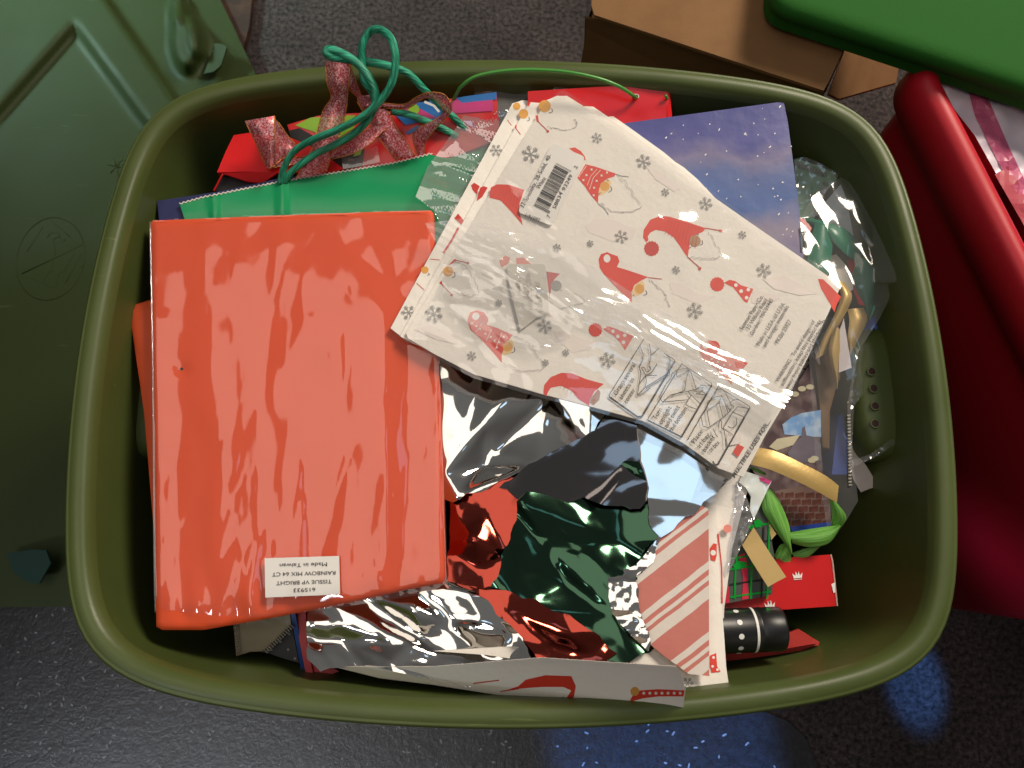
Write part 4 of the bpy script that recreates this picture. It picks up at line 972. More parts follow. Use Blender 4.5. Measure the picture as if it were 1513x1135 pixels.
# lime ribbon, gold handle, tags
rib_thing('gold_ribbon', cO([(455, 155), (560, 180), (700, 245), (830, 312), (905, 370)]), cO([(398, 248), (520, 280), (660, 340), (790, 405), (895, 466)]), [.378, .382, .382, .378, .370], M_gold, 'wide gold ribbon strip crossing the village picture bag', .002)
lr = bpy.data.objects.new('lime_ribbon', None); COL.objects.link(lr); tag(lr, 'lime green ribbon loop below the village picture bag', 'ribbon')
ribbon('loop', cO([(850, 445), (868, 520), (862, 590)]), cO([(895, 465), (948, 545), (912, 612)]), [.372, .366, .356], M_lime, lr, 24, .002)
ribbon('loop', cO([(632, 630), (740, 612), (860, 594), (912, 588)]), cO([(645, 690), (740, 712), (850, 690), (918, 600)]), [.350, .354, .358, .360], M_lime, lr, 30, .006)
ribbon('tail', cO([(480, 420), (478, 500), (530, 590), (600, 690), (640, 752)]), cO([(525, 380), (590, 490), (630, 600), (638, 690), (646, 752)]), [.366, .366, .362, .356, .348], M_lime, lr, 30, .004)
ribbon('tail', cO([(645, 745), (720, 720), (810, 700)]), cO([(655, 775), (735, 765), (800, 712)]), [.340, .344, .350], M_lime, lr, 20, .002)
ribbon('tail', cO([(545, 760), (580, 700), (640, 690)]), cO([(590, 842), (632, 800), (640, 750)]), [.338, .342, .348], M_lime, lr, 20, .004)
ribbon('tail', cO([(398, 262), (440, 270), (500, 300)]), cO([(430, 285), (460, 300), (498, 312)]), [.372, .373, .370], M_lime, lr, 16, .002)
def ztag(x, y): return .372-.00008*(y-780)+.0012*abs(((x-1096)*.5+(y-810)*.9)/30)
flat_thing('gold_card', cO([(365, 702), (430, 602), (520, 745), (612, 880), (562, 905), (510, 936), (430, 810)]), ztag, M_goldtag, 'folded gold card strip lying over the plaid bag', 'card', 6, .001)
flat_thing('gold_card', cO([(488, 540), (505, 560), (556, 640), (535, 665), (515, 690), (495, 620)]), .343, M_goldtag, 'small gold card corner behind the lime ribbon', 'card', 6, .001)
flat_thing('silver_packet', cO([(346, 350), (380, 288), (450, 310), (530, 345), (480, 450), (430, 560), (408, 500), (415, 430), (385, 380)]), wavy(.3745, .002, 16, 16, 3), mat('white_gloss', S(232, 238, 234), .2, .2), 'white glossy packet corner beside the lime ribbon', 'packet', 5)
pr = Print(wavy(.3745, .002, 16, 16, 3), .0009); pr.poly(cO([(462, 318), (530, 342), (515, 365), (470, 340)]), M_pink); pr.build('print', bpy.data.objects['silver_packet'])
gf = sheet('clear_bag', cO([(325, 350), (350, 345), (400, 460), (424, 565), (365, 700), (300, 840), (278, 880), (300, 700), (318, 560)]), lambda x, y: .3735+.003*nz(x, y, 12, 16, 8)+.002*(1-abs(nz(x, y, 8, 12, 2))*2), film_mat('grey_film', tint=(.72, .73, .78, 1), haze=.16, rough=.1, gain=2.5), None, 3.5)
tag(gf, 'grey clear plastic fold between the white tissue and the gold card', 'plastic film')

# ------------------------------------------------------------------ orange tissue packs
o2p = [(190, 453), (226, 442), (400, 440), (400, 860), (240, 860), (226, 770), (213, 610)]
u2 = sheet('tissue_pack', o2p, edged(o2p, wavy(.379, .001), 8, .003), mat('orange_tissue_lower', S(214, 84, 44), .6), None, 10, .03)
tag(u2, 'second orange tissue pack peeking out beneath the labelled one', 'tissue paper')
op = [(222, 330), (226, 326), (400, 319), (560, 313), (637, 311), (641, 316), (645, 420), (650, 560), (655, 720), (658, 852), (655, 862), (600, 872), (520, 890), (450, 904), (380, 917), (300, 931), (240, 931), (231, 926), (229, 800), (226, 560)]
def zo_(x, y):
    z = .3990+.0013*nz(x, y, 140, 200, 1)+.0006*nz(x, y, 40, 60, 5)
    z -= .010*sstep(840, 930, y-(x-640)*-.12)*1.0
    z -= .0016*math.exp(-(((x-268)/9)**2+((y-545)/9)**2))
    # soft folds at the bottom corners
    z += .003*nz(x, y, 30, 60, 8)*sstep(830, 900, y)
    return z
zo = edged(op, zo_, 5, .0035)
opk = sheet('tissue_pack', op, zo, M_orange, None, 6, .016)
tag(opk, 'orange tissue paper pack in a clear sleeve with a white label', 'tissue paper')
pr = Print(zo, .0006); pr.circle((268, 545), 2.6, M_black, 2.0); pr.build('puncture', opk)
FO1 = Facets(4, (200, 300, 680, 940), 46, 6.0, math.pi/2+.03); FO2 = Facets(5, (200, 300, 680, 940), 22, 8.0, math.pi/2-.05); FO4 = Facets(10, (200, 300, 680, 940), 11, 4.5, math.pi/2+.2); FO3 = Facets(8, (200, 300, 680, 940), 26, 2.0, math.pi/2+.5)
def zfilm(x, y):
    b_ = zo(x, y)+.0034
    s = (x-(300+.07*(y-330)))                               # long drapes that lean with the sleeve
    lo = sstep(600, 880, y)
    w = .0044*FO1(x, y)*(.7+.3*lo)+.0013*FO2(x, y)*(.3+.7*lo)+.0040*nz(s, y, 84, 560, 3)+.0022*nz(s, y, 150, 600, 6)
    w += .0010*FO3(x, y)*(sstep(720, 860, y)+.6*(1-sstep(330, 430, y)))+.0004*FO4(x, y)*(.3+abs(nz(x, y, 60, 160, 40))*2)
    return b_+max(w+.001, -.0030)
fp = [(221, 328), (226, 325), (400, 317), (560, 311), (642, 309), (646, 420), (652, 560), (658, 720), (662, 860), (640, 874), (612, 880), (560, 889), (500, 898), (440, 905), (380, 912), (300, 908), (240, 900), (227, 880), (225, 560)]
M_orfilm = film_mat('sleeve_film', haze=.01, rough=.065, gain=1.55)
sheet('sleeve', fp, zfilm, M_orfilm, opk, 3.5)
tube('sleeve_seam', [(222, 330), (226, 560), (228, 800), (230, 905)], [.398, .400, .399, .392], .0009, M_film_hazy, opk, 6, 40)
zl = lambda x, y: zo(x, y)+.0062
lbp = [(391, 825), (501, 821.5), (502.5, 878.5), (392, 883)]
lb_ = sheet('label', lbp, zl, M_label, opk, 12, .0003)
pr = Print(zl, .0004)
for t, a_, b_ in (('615933', (865, 812), (768, 816)), ('TISSUE VP BRIGHT', (938, 776), (690, 784)), ('RAINBOW MIX 64 CT', (955, 737), (672, 745)), ('Made in Taiwan', (917, 699), (706, 705))):
    q = C(180, 600, 3.026, [a_, b_]); pr.text(t, q[0], q[1], 5.6, M_ink)
pr.build('label_text', lb_)

# ------------------------------------------------------------------ gnome tissue pack
zG = plane((600, 490, .4110), (830, 145, .4080), (1200, 500, .4060))
def zgn(x, y): return zG(x, y)+.0014*nz(x, y, 120, 120, 4)+.0005*nz(x, y, 35, 35, 7)
gt = [(808, 148), (832, 138), (870, 162), (915, 192), (970, 231), (1020, 267), (1110, 330), (1190, 385), (1222, 407), (1243, 422), (1225, 460), (1195, 525), (1165, 587), (1130, 645), (1098, 705), (1062, 692), (1010, 655), (950, 622), (885, 604), (800, 582), (700, 553), (640, 522), (603, 500), (600, 492)]
gpk = sheet('gnome_tissue_pack', gt, zgn, M_tissue, None, 7, .0022)
tag(gpk, 'white tissue pack printed with red hatted gnomes in a clear sleeve', 'tissue paper')
zl2 = lambda x, y: zgn(x, y)-.0030; zl3 = lambda x, y: zgn(x, y)-.0062
s2 = sheet('folded_layer', [(782, 151), (800, 146), (830, 150), (900, 300), (700, 540), (612, 508), (591, 497)], zl2, M_tissue, gpk, 7, .0022)
s3 = sheet('folded_layer', [(757, 153), (772, 148), (800, 150), (800, 300), (680, 520), (600, 503), (577, 485)], zl3, M_tissue, gpk, 7, .006)
for k, (dx, dy) in enumerate(((5, -4), (11, -6), (16, -6))):
    sheet('folded_layer', [(838+dx, 138+dy), (872+dx, 162+dy), (917+dx, 193+dy), (972+dx*.8, 231+dy), (1022+dx*.5, 268+dy*.6), (1060, 296), (1000, 330), (850, 200)], lambda x, y, k=k: zgn(x, y)-.0028*(k+1), M_tissue, gpk, 8, .0022)
def gnome(parts, name='gnome_print', z=zgn):
    pr = Print(z, .00018)
    for kind, *a in parts:
        getattr(pr, kind)(*a)
    pr.build(name, gpk)
def knit(cv, pts, m=M_gfade):
    return [('circle', cv([q])[0], 1.7, m, None, 0.5, 8) for q in pts]
def beard(cv, pts, w=.8):
    """hairy outline of short strokes"""
    r = random.Random(len(pts)*7+int(pts[0][0])); q = cat_rom(cv(pts), 16); out = []
    for a, b in zip(q[:-1], q[1:]):
        j = lambda: r.uniform(-1.2, 1.2)
        out.append(('line', [(a[0]+j(), a[1]+j()), (b[0]+j()*2, b[1]+j()*2)], w, M_beard_ink))
    return out
gnome([('poly', cA([(270, 85), (310, 80), (350, 105), (375, 140), (380, 165), (350, 148), (310, 115)]), M_gred),
       ('poly', cA([(378, 190), (440, 205), (520, 232), (575, 250), (570, 270), (520, 285), (480, 320), (465, 370), (460, 446), (410, 390), (370, 330), (325, 280)]), M_gred),
       ('poly', cA([(464, 400), (468, 350), (490, 312), (535, 288), (548, 310), (535, 360), (500, 385)]), M_face), ('circle', cA([(505, 335)])[0], 7, M_nose),
       ('line', cA([(545, 335), (550, 360), (530, 375)]), .9, M_ink, 8), ('line', cA([(465, 388), (478, 378)]), .9, M_ink), ('line', cA([(518, 290), (530, 300)]), .9, M_ink),
       ('line', cA([(575, 255), (620, 268), (662, 272)]), .9, M_grey_ink), ('line', cA([(460, 446), (500, 480), (530, 520)]), .9, M_grey_ink),
       ('line', cA([(335, 275), (362, 232), (385, 200)]), .8, M_gfade), ('line', cA([(405, 355), (430, 280), (478, 228)]), .8, M_gfade), ('line', cA([(390, 330), (412, 270), (455, 222)]), .6, M_gfade)]
      + knit(cA, [(385, 262), (418, 225), (435, 345), (452, 300), (484, 265), (520, 245), (365, 295), (432, 395)]) + beard(cA, [(475, 440), (560, 495), (740, 480), (690, 385), (640, 300), (590, 265)]))
gnome([('poly', cA([(1170, 610), (1110, 592), (1050, 570), (930, 535), (870, 530), (805, 555), (762, 620), (757, 670), (778, 705), (792, 690), (788, 665), (805, 640), (840, 622), (900, 632), (960, 672), (1000, 730), (1050, 803), (1060, 740), (1072, 692), (1105, 655), (1150, 635)]), M_gred),
       ('circle', cA([(813, 745)])[0], 11, M_gred2, None, .12, 30), ('circle', cA([(1098, 695)])[0], 8.6, M_brown), ('line', cA([(1145, 690), (1148, 715), (1130, 722)]), .9, M_ink, 8), ('line', cA([(1058, 745), (1072, 735)]), .9, M_ink), ('line', cA([(1110, 650), (1125, 655)]), .9, M_ink),
       ('line', cA([(1170, 610), (1260, 626)]), 1.2, M_gred2), ('poly', cA([(1255, 618), (1282, 622), (1278, 638), (1258, 634)]), M_gred2), ('line', cA([(1050, 800), (1130, 870)]), 1.2, M_gred2), ('poly', cA([(1122, 865), (1142, 868), (1136, 888), (1120, 884)]), M_gred2)]
      + [('line', cA([(x, 545+(x-900)*.2), (x-30, 640+(x-900)*.45)]), .45, M_gred2) for x in range(930, 1130, 22)] + beard(cA, [(1175, 620), (1225, 690), (1265, 795), (1170, 808), (1075, 795)]))
gnome([('poly', cA([(465, 815), (480, 782), (520, 768), (552, 782), (590, 795), (602, 830), (585, 866), (650, 885), (790, 932), (740, 958), (700, 985), (682, 1030), (685, 1102), (620, 1040), (560, 980), (500, 915), (472, 870)]), M_gred),
       ('circle', cA([(520, 810)])[0], 5, M_white, 6), ('poly', cA([(684, 1060), (690, 1010), (715, 975), (755, 955), (768, 985), (755, 1035), (715, 1058)]), M_face), ('circle', cA([(735, 1010)])[0], 7, M_nose), ('line', cA([(775, 1020), (782, 1042), (762, 1052)]), .9, M_ink, 8), ('line', cA([(690, 1056), (700, 1046)]), .9, M_ink),
       ('line', cA([(790, 935), (880, 945)]), 1.1, M_gred2)] + beard(cA, [(800, 948), (860, 1000), (905, 1060), (935, 1130)]))
gnome([('circle', cA([(1245, 980)])[0], 10.5, M_gred, None, .10, 30), ('poly', cA([(1290, 970), (1325, 950), (1362, 958), (1400, 985), (1482, 1010), (1462, 1055), (1442, 1102), (1420, 1090), (1390, 1050), (1350, 1000), (1318, 985)]), M_gred)]
      + [('circle', cA([q])[0], 2.7, M_white) for q in ((1368, 985), (1402, 1025), (1450, 1015), (1438, 1068))])
gnome([('poly', cB([(580, 775), (598, 722), (640, 705), (690, 720), (716, 760), (710, 800), (770, 820), (880, 868), (830, 930), (806, 1000), (808, 1052), (740, 970), (660, 885), (600, 832)]), M_gred), ('circle', cB([(636, 745)])[0], 5.5, M_white), ('circle', cB([(685, 770)])[0], 7.5, M_gred2, None, .1, 24),
       ('poly', cB([(808, 1000), (830, 930), (872, 895), (888, 930), (870, 985), (830, 1000)]), M_face), ('circle', cB([(845, 945)])[0], 7.2, M_nose), ('line', cB([(890, 950), (892, 975), (872, 985)]), .9, M_ink, 8), ('line', cB([(640, 845), (680, 790)]), .8, M_gfade), ('line', cB([(705, 905), (740, 830)]), .8, M_gfade), ('line', cB([(765, 960), (810, 850)]), .8, M_gfade)]
      + knit(cB, [(612, 790), (640, 810), (665, 830), (700, 860), (735, 880), (760, 905), (790, 915), (820, 880), (775, 950)]) + beard(cB, [(885, 880), (960, 905), (1030, 985), (1085, 1085), (940, 1100), (815, 1055)]))
gnome([('circle', cD([(355, 390)])[0], 10, M_gred, None, .10, 30), ('poly', cD([(405, 385), (435, 365), (490, 382), (540, 405), (607, 430), (580, 475), (550, 522), (510, 465), (470, 425), (430, 402)]), M_gred)]
      + [('circle', cD([q])[0], 2.6, M_white) for q in ((470, 398), (502, 432), (548, 425), (540, 470))])
gnome([('poly', cD([(12, 805), (18, 752), (60, 700), (130, 672), (200, 675), (300, 715), (410, 745), (352, 790), (322, 840), (312, 888), (240, 842), (200, 790), (130, 757), (62, 770), (42, 800), (32, 828)]), M_gred), ('poly', cD([(318, 870), (328, 830), (375, 780), (388, 800), (380, 850), (345, 885)]), M_brown)]
      + [('line', cD([(x, 700+(x-150)*.22), (x-40, 770+(x-150)*.5)]), .5, M_gred2) for x in range(160, 390, 24)])
gnome([('poly', cD([(1035, 525), (1050, 480), (1105, 455), (1160, 478), (1168, 530), (1250, 570), (1358, 606), (1330, 640), (1272, 660), (1252, 752), (1150, 650), (1062, 580)]), M_gfade2), ('circle', cD([(1130, 505)])[0], 10, M_gred), ('circle', cD([(1080, 490)])[0], 5, M_white), ('poly', cD([(1252, 740), (1262, 670), (1320, 645), (1312, 700)]), M_face), ('poly', cD([(1270, 600), (1358, 606), (1330, 638), (1280, 640)]), M_gred)]
      + knit(cD, [(1120, 580), (1160, 600), (1200, 620), (1240, 620), (1170, 650)]))
gnome([('poly', cE([(605, 685), (625, 668), (662, 690), (640, 745), (615, 715)]), M_gred2)], z=zl3)
gnome([('poly', cE([(665, 700), (690, 690), (715, 700), (680, 760), (640, 790)]), M_gred2)], z=zl2)
gnome([('poly', cE([(735, 700), (775, 678), (850, 680), (955, 715), (925, 800), (920, 850), (945, 948), (880, 870), (800, 785), (725, 765)]), M_gred)] + [('line', cE([(x, 700+(x-780)*.15), (x-20, 770+(x-780)*.5)]), .45, M_gred2) for x in range(800, 930, 20)])
gnome([('circle', cB([(455, 450)])[0], 7.4, M_nose), ('line', cB([(495, 455), (500, 480), (482, 490)]), .9, M_ink, 8), ('poly', cB([(455, 410), (500, 365), (512, 378), (480, 400)]), M_gred), ('line', cB([(500, 375), (585, 394)]), 1.1, M_gred2), ('circle', cB([(585, 394)])[0], 1.8, M_gred2), ('poly', cB([(395, 525), (412, 510), (418, 540)]), M_gred), ('line', cB([(410, 530), (478, 604)]), 1.1, M_gred2), ('circle', cB([(478, 604)])[0], 1.8, M_gred2)]
      + beard(cB, [(500, 385), (590, 440), (660, 590), (540, 598), (430, 530)]))
gnome([('circle', cB([(302, 440)])[0], 5.4, M_nose), ('line', cB([(325, 460), (332, 470), (318, 478)]), .8, M_ink), ('line', cB([(338, 368), (400, 375)]), .9, M_gred2), ('line', cB([(248, 528), (295, 570)]), .9, M_gred2), ('poly', cB([(495, 100), (520, 70), (570, 130), (545, 145)]), M_gred2), ('line', cB([(520, 165), (475, 250), (425, 325)]), 3, M_gred2)], z=zl3)
gnome([('circle', cE([(1090, 165)])[0], 9, M_nose), ('line', cE([(1135, 180), (1140, 200), (1118, 210)]), .9, M_ink, 8), ('poly', cE([(1028, 225), (1045, 225), (1052, 270), (1038, 268)]), M_gred), ('line', cE([(1045, 265), (1110, 328)]), 1.3, M_gred2), ('circle', cE([(1110, 330)])[0], 2, M_gred2)] + beard(cE, [(1110, 300), (1200, 320), (1300, 300), (1290, 250)]))
gnome([('circle', cE([(950, 215)])[0], 7, M_nose), ('line', cE([(985, 235), (990, 255), (975, 262)]), .8, M_ink), ('poly', cE([(890, 300), (905, 280), (905, 320)]), M_gred), ('line', cE([(900, 310), (930, 350)]), 1, M_gred2), ('poly', cE([(985, 140), (1000, 135), (985, 165), (972, 160)]), M_gred)], z=zl2)
gnome([('circle', cE([(905, 165)])[0], 5.5, M_nose), ('line', cE([(845, 255), (870, 290)]), .9, M_gred2)], z=zl3)
gnome([('poly', cF([(928, 232), (962, 235), (1010, 280), (1080, 350), (1052, 400), (1036, 452), (1010, 400), (950, 300)]), M_gred)])
gnome([('poly', cB([(790, 380), (830, 345), (862, 360), (850, 400), (805, 425)]), M_gfade2), ('poly', cB([(900, 365), (950, 358), (1000, 402), (905, 402)]), M_gfade2), ('poly', cB([(1100, 450), (1190, 465), (1150, 505), (1132, 560), (1122, 632)]), M_gred2), ('circle', cB([(1165, 545)])[0], 8, M_grey_ink), ('line', cB([(1200, 570), (1195, 580)]), .8, M_ink)] + beard(cB, [(1125, 640), (1200, 690), (1350, 650), (1280, 590)]))
gnome([('poly', cA([(380, 600), (440, 545), (560, 555), (710, 620), (690, 680), (560, 700), (400, 640)]), M_gfade), ('poly', cA([(930, 965), (1010, 975), (1130, 1050), (1240, 1060), (1110, 1110), (950, 1040)]), M_gfade), ('poly', cD([(80, 400), (150, 400), (300, 460), (380, 475), (300, 520), (200, 540), (110, 460)]), M_gfade),
       ('poly', cB([(230, 830), (320, 800), (500, 870), (520, 930), (380, 900)]), M_gfade), ('poly', cA([(780, 210), (850, 230), (1010, 350), (960, 370), (840, 290)]), M_gfade), ('poly', cF([(500, 300), (560, 320), (650, 340), (680, 360), (600, 400), (490, 390)]), M_gfade), ('poly', cF([(560, 230), (700, 210), (930, 330), (800, 340), (640, 300)]), M_gfade)], 'show_through')
pr = Print(zgn, .0006)
for (x, y, r_) in ((784, 228, 13), (882, 204, 8), (951, 239, 11), (983, 284, 6), (918, 350, 10), (1043, 301, 10), (999, 399, 6), (1097, 347, 6), (823, 366, 6), (872, 360, 5), (641, 464, 13), (697, 526, 7), (805, 482, 11), (836, 521, 5), (1027, 459, 12), (898, 532, 12), (1129, 400, 11), (806, 536, 5), (737, 448, 5)):
    pr.flake((x, y), r_, M_grey_ink, None, .3)
pr.build('snowflake_print', gpk)
pr = Print(zl3, .0006, split=True); pr.flake((604, 462), 11, M_grey_ink); pr.flake((733, 222), 9, M_grey_ink); pr.build('snowflake_print', gpk)

# sleeve printing
zS = lambda x, y: zgn(x, y)+.0010
pr = Print(zS, .0005)
for t, a_, b_ in (('Seaman Paper Co.', (432, 572), (572, 348)), ('35 Wilkins Road', (475, 570), (598, 372)), ('Gardner, MA 01440', (500, 606), (636, 372)), ('Made in U.S.A. of U.S.A.', (542, 674), (716, 394)), ('and foreign materials', (584, 684), (738, 416)), ('PKG# 25927', (668, 660), (756, 512))):
    q = cF([a_, b_]); pr.text(t, q[0], q[1], 6.2, M_ink)
for t, a_, b_ in (('WARNING:  To avoid danger of', (668, 914), (912, 512)), ('suffocation, keep this plastic bag', (700, 938), (952, 508)), ('away from babies and children. Do', (732, 960), (998, 492)), ('not use this bag in cribs, beds,', (750, 990), (986, 582))):
    q = cF([a_, b_]); pr.text(t, q[0], q[1], 5.8, M_ink)
q = cG([(1036, 1094), (1306, 668)]); pr.text('MULTIPLE USES FOR...', q[0], q[1], 6.2, M_black, False, .02, .15)
for t, a_, b_ in (('Grasp several', (156, 478), (302, 246)), ('sheets in', (198, 508), (290, 358)), ('center.', (232, 540), (304, 428)), ('Turn', (448, 660), (500, 582)), ('upright', (494, 694), (568, 566)), ('and twist', (536, 720), (630, 562)), ('the bottom.', (568, 752), (692, 566)), ('Place', (738, 838), (804, 744)), ('in bag,', (778, 870), (862, 762)), ('basket', (818, 900), (892, 786)), ('or box.', (860, 902), (932, 826))):
    q = cG([a_, b_]); pr.text(t, q[0], q[1], 7.0, M_ink)
pr.build('printed_text', gpk)
pr = Print(zS, .0005)
G = lambda pts, w, s_=0: pr.line(cG(pts), w, M_ink, s_)
G([(102, 472), (360, 55)], 1.0); G([(102, 472), (102, 486)], 1.2); G([(104, 488), (310, 634), (345, 634), (590, 222)], 2.6); G([(510, 160), (590, 212), (590, 225)], 1.0)
G([(388, 655), (645, 236)], 1.0); G([(390, 662), (640, 786), (865, 402)], 2.4); G([(640, 240), (865, 385), (866, 405)], 1.0)
G([(685, 808), (916, 408)], 1.0); G([(875, 970), (885, 994), (912, 990), (1150, 568)], 2.4); G([(910, 410), (1150, 560), (1150, 572)], 1.0)
for p_, s_ in (([(330, 100), (355, 170), (350, 215), (325, 265), (338, 310), (310, 475), (370, 415), (540, 310), (552, 200), (520, 165)], 0), ([(400, 90), (412, 180), (398, 250), (410, 270)], 12), ([(340, 268), (360, 300), (372, 325), (455, 328)], 0), ([(372, 325), (378, 370), (368, 418)], 0), ([(330, 385), (372, 330), (420, 300), (458, 240)], 16), ([(320, 478), (375, 445), (410, 420)], 0), ([(378, 425), (550, 322), (558, 210)], 0), ([(345, 265), (365, 270), (372, 292), (392, 300), (410, 275), (395, 262)], 14), ([(410, 180), (470, 125)], 0),
              ([(475, 492), (530, 382), (560, 352), (570, 310), (600, 288), (680, 272), (710, 300), (750, 430), (690, 445), (560, 470), (500, 525), (475, 492)], 0), ([(500, 525), (690, 508), (712, 480), (690, 445)], 0), ([(600, 288), (605, 335), (680, 300), (690, 278)], 0), ([(695, 285), (672, 370), (664, 438), (560, 480)], 0), ([(750, 430), (790, 400), (858, 405)], 0), ([(735, 440), (770, 452), (800, 440)], 8), ([(750, 460), (790, 470), (812, 470)], 8), ([(690, 515), (672, 540), (700, 560), (755, 578)], 10), ([(712, 470), (740, 500), (780, 540)], 0), ([(780, 420), (800, 415), (792, 440), (815, 460)], 10),
              ([(785, 632), (830, 575), (838, 520), (890, 488), (940, 478), (958, 520), (1002, 592), (950, 640), (842, 716), (800, 705), (785, 632)], 0), ([(880, 490), (905, 430), (945, 428), (975, 470), (1018, 560), (1002, 592)], 0), ([(830, 590), (920, 530), (940, 480)], 0), ([(830, 590), (850, 700)], 0), ([(920, 530), (950, 640)], 0), ([(950, 722), (1022, 600), (1060, 560), (1145, 575)], 0), ([(1022, 600), (1110, 640)], 0), ([(950, 722), (1022, 770)], 0), ([(985, 708), (1020, 718), (1050, 690), (1048, 645)], 14), ([(875, 722), (892, 760), (908, 785)], 8), ([(912, 712), (925, 668), (940, 672), (938, 715), (960, 745), (970, 860)], 20), ([(1000, 560), (1010, 545), (1028, 555), (1020, 575)], 10), ([(1000, 530), (1050, 505), (1130, 545)], 10), ([(960, 520), (985, 600)], 0)):
    G(p_, .95, s_)
pr.build('instruction_drawing', gpk)
pr = Print(zS, .0004); pr.poly(cG([(1022, 900), (1060, 838), (1108, 862), (1062, 936)]), M_gred); pr.poly(cG([(975, 790), (1010, 735), (1080, 770), (1090, 820), (1060, 838), (985, 850)]), M_gfade); pr.build('show_through', gpk)

# barcode label
zB = lambda x, y: zgn(x, y)+.0030
def rr_px(c4, r, n=5):
    out = []
    for i in range(4):
        p, a, b = c4[i], c4[i-1], c4[(i+1) % 4]
        da = math.hypot(a[0]-p[0], a[1]-p[1]); db = math.hypot(b[0]-p[0], b[1]-p[1])
        s_ = (p[0]+(a[0]-p[0])*r/da, p[1]+(a[1]-p[1])*r/da); e_ = (p[0]+(b[0]-p[0])*r/db, p[1]+(b[1]-p[1])*r/db)
        for k in range(n+1):
            t = k/n; out.append(((1-t)**2*s_[0]+2*t*(1-t)*p[0]+t*t*e_[0], (1-t)**2*s_[1]+2*t*(1-t)*p[1]+t*t*e_[1]))
    return out
blb = sheet('barcode_label', rr_px([(816, 211), (865, 232), (815, 334), (765, 313)], 6), zB, M_label, gpk, 14, .0003)
pr = Print(zB, .0004)
for t, a_, b_, h_ in (('32-Specialty, 28-Solid, 40-', (948, 836), (1136, 488), 6.2), ('White', (1055, 712), (1100, 640), 6.2), ('7', (1122, 902), (1130, 886), 5.6), ('58834', (1162, 842), (1210, 735), 5.6), ('93249', (1222, 722), (1275, 622), 5.6), ('2', (1302, 578), (1310, 562), 5.6), ('26076-1', (1062, 905), (968, 868), 5.6)):
    q = cE([a_, b_]); pr.text(t, q[0], q[1], h_, M_ink)
rb_ = random.Random(5)
p0, p1 = cE([(1065, 838), (1212, 560)]); d = math.hypot(p1[0]-p0[0], p1[1]-p0[1]); ux, uy = (p1[0]-p0[0])/d, (p1[1]-p0[1])/d; t = 0; i = 0
while t < d:
    w_ = rb_.choice([.55, .7, 1.1, 1.6]); lo, hi = (-11.5, 10.5)
    if i in (0, 1) or abs(t-d/2) < 1.2 or t > d-2.4: hi = 14
    a_ = (p0[0]+ux*t+(-uy)*lo, p0[1]+uy*t+ux*lo); b_ = (p0[0]+ux*t+(-uy)*hi, p0[1]+uy*t+ux*hi)
    pr.line([a_, b_], w_, M_black); pr.k -= 1
    t += w_+rb_.choice([.6, .8, 1.2]); i += 1
pr.build('barcode_print', blb)
# reversed sticker under the film
zK_ = lambda x, y: zgn(x, y)+.0032
skl = sheet('paper_sticker', cB([(842, 418), (856, 402), (1080, 402), (1094, 415), (1118, 735), (1050, 745), (930, 838), (900, 720), (860, 560)]), zK_, mat('sticker_back', S(214, 208, 196), .55), gpk, 12, .0003)
pr = Print(zK_, .0004); M_faint = mat('faint_ink', S(176, 170, 160), .7)
for t, a_, b_ in (('Item #', (905, 510), (910, 610)), ('100 CT CRIP', (962, 460), (985, 700)), ('MYLAR', (1025, 515), (1050, 720))):
    q = cB([a_, b_]); pr.text(t, q[0], q[1], 7, M_faint, True)
pr.build('reversed_text', skl)

# the pack's clear sleeve: crinkled film, gathered seam, ribbed end flap
FG1 = Facets(3, (560, 90, 1260, 770), 26, 3.4, .5); FG2 = Facets(6, (560, 90, 1260, 770), 12, 3.0, .15)
def zslv(x, y):
    b_ = zgn(x, y)+.0052
    # gathered seam running corner to corner
    sd_ = side(x, y, (640, 330), (1150, 600)); al = ((x-640)*510+(y-330)*270)/math.hypot(510, 270)
    g = math.exp(-((sd_+ (20*nz(al, 0, 120, 1, 3)))/26)**2)
    w = g*(.0030+.0004*math.sin(sd_*.55+nz(x, y, 60, 60, 1)*4)*1.0)
    w += .0014*nz(x, y, 110, 80, 11)+.0004*(1-2.2*abs(nz(x+y*.6, y-x*.3, 90, 34, 5)))
    lo = math.exp(-(((x-760)/110)**2+((y-420)/80)**2)); w += lo*.0008*(1-2.4*abs(nz(x*.8+y*.9, y-x*.5, 42, 15, 15)))
    w += (.0005+.0016*lo+.0010*g)*FG1(x, y)+(.0001+.0006*lo+.0005*g)*FG2(x, y)
    return b_+max(w, -.004)
slp = [(762, 150), (785, 145), (832, 132), (872, 156), (917, 185), (972, 238), (1022, 288), (1102, 334), (1192, 381), (1224, 400), (1244, 420), (1226, 462), (1196, 527), (1167, 590), (1130, 650), (1105, 700), (1080, 750), (1048, 742), (1030, 735), (1046, 690), (1010, 660), (950, 626), (885, 608), (800, 586), (700, 557), (640, 526), (612, 505), (640, 440), (700, 330), (640, 300), (700, 240)]
slp = [(806, 150), (832, 132), (872, 157), (917, 187), (972, 226), (1022, 262), (1112, 325), (1193, 381), (1224, 400), (1244, 420), (1226, 462), (1196, 527), (1167, 590), (1130, 650), (1105, 700), (1084, 752), (1050, 744), (1030, 735), (1048, 690), (1010, 662), (950, 628), (885, 610), (800, 588), (700, 559), (640, 528), (610, 505), (640, 440), (690, 340), (750, 240)]
sheet('sleeve', slp, zslv, film_mat('gnome_sleeve_film', haze=.035, rough=.06, gain=2.2), gpk, 3.0)
M_seam = film_mat('gathered_film', haze=.14, rough=.10, gain=1.6)
zseam = lambda x, y: zslv(x, y)+.0022+.0016*FG1(x+40, y)+.0007*FG2(x, y+30)
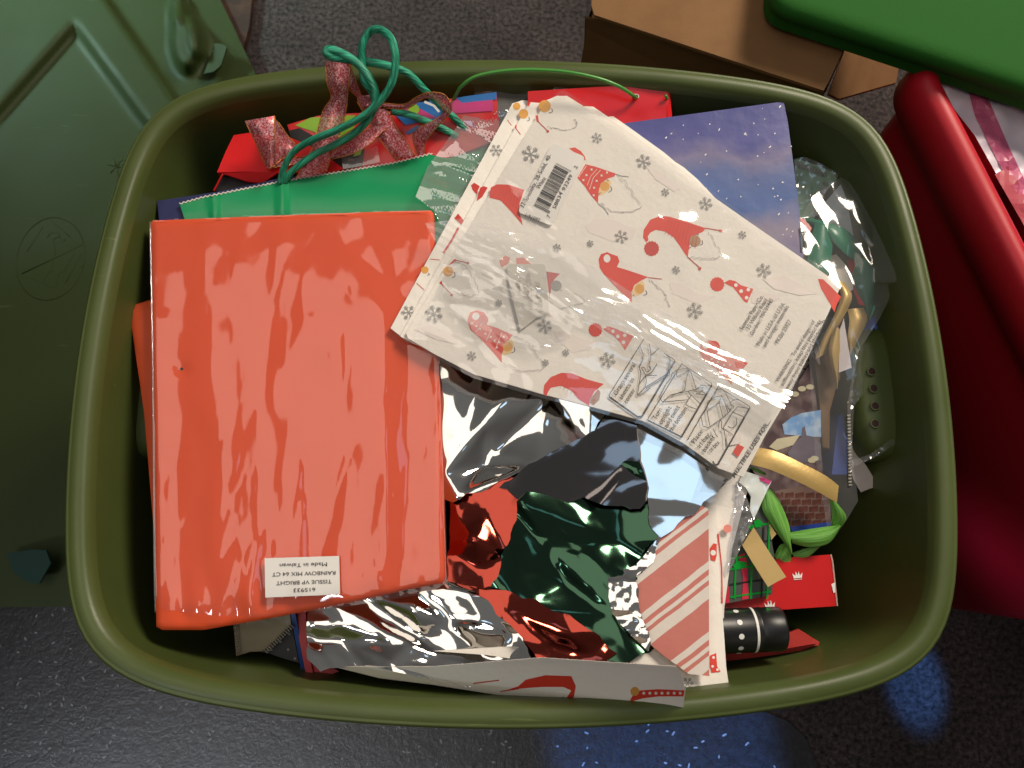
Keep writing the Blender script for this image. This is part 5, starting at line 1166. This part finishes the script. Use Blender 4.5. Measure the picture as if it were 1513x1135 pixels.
sheet('sleeve_seam', [(628, 330), (690, 322), (760, 345), (840, 372), (930, 430), (1010, 478), (1090, 530), (1160, 582), (1150, 604), (1130, 640), (1060, 590), (985, 545), (930, 520), (880, 482), (800, 432), (720, 400), (650, 372)], zseam, M_seam, gpk, 2.8)
sheet('sleeve_fold', [(655, 372), (720, 385), (800, 425), (850, 462), (842, 500), (790, 520), (700, 500), (655, 440)], lambda x, y: zslv(x, y)+.0012+.0030*FG1(x, y+60)+.0012*FG2(x+20, y), film_mat('fold_film', haze=.05, rough=.07, gain=2.4), gpk, 2.8)
# end flap of the sleeve, ribbed where it was heat sealed
flp = cE([(800, -60), (850, -110), (905, -50), (960, 0), (1030, 10), (1090, 40), (1060, 100), (1000, 108), (900, 132), (860, 250), (760, 440), (640, 680), (560, 800), (470, 960), (400, 940), (360, 850), (240, 760), (320, 560), (420, 430), (530, 270), (600, 150), (680, -40)])
def zflap(x, y):
    b_ = .392+.012*sstep(0, 90, side(x, y, (600, 440), (760, 120))) if False else .396
    u_ = side(x, y, (612, 300), (745, 95))           # across the ribs
    return b_+.0035*nz(x, y, 40, 40, 2)+.0010*math.sin(u_*1.15)*math.exp(-((u_-38)/26)**2)+.0040*FG1(x, y)+.0022*FG2(x, y)
sheet('sleeve_end_flap', flp, zflap, film_mat('flap_film', haze=.15, rough=.08, gain=5.0), gpk, 2.6)
sheet('sleeve_end_flap', cR3([(820, 200), (850, 160), (905, 165), (900, 200), (850, 240), (810, 240)]), lambda x, y: .405+.003*nz(x, y, 8, 8, 2), M_film_hazy, gpk, 3)

# blue light on the floor comes from a window beyond the frame
tA = P(980, 1110, 0.0); tB = P(1352, 1010, 0.0); tC = P(1470, 770, .12)
spot('window_gap_light', (tA.x+.55, tA.y-2.2, 1.55), tA, 1300, (.12, .36, 1.0), 6.5, .35, .02)
spot('window_gap_light', (tB.x+.25, tB.y-2.2, 1.9), tB, 1100, (.10, .34, 1.0), 1.8, .7, .01)
spot('window_gap_light', (tC.x-1.1, tC.y-1.4, 1.5), tC, 110, (.55, .45, 1.0), 3.6, 1.0, .05)

# ------------------------------------------------------------------ origins at each thing's own base
bpy.context.view_layer.update()
roots = [o for o in COL.objects if o.parent is None and o.type in ('MESH', 'EMPTY')]
def ctr(objs):
    xs = [v.co for o in objs if o.type == 'MESH' for v in o.data.vertices]
    lo = [min(v[i] for v in xs) for i in range(3)]; hi = [max(v[i] for v in xs) for i in range(3)]
    return Vector(((lo[0]+hi[0])/2, (lo[1]+hi[1])/2, lo[2]))
from mathutils import Matrix
for r in roots:
    if r.name == 'floor': continue
    kids = list(r.children)
    base = ctr([r] if r.type == 'MESH' else kids)
    def place(o, parent_c, c):
        if o.type == 'MESH': o.data.transform(Matrix.Translation(-c))
        o.location = c - parent_c
        for ch in list(o.children): place(ch, c, ctr([ch]))
    place(r, Vector((0, 0, 0)), base)
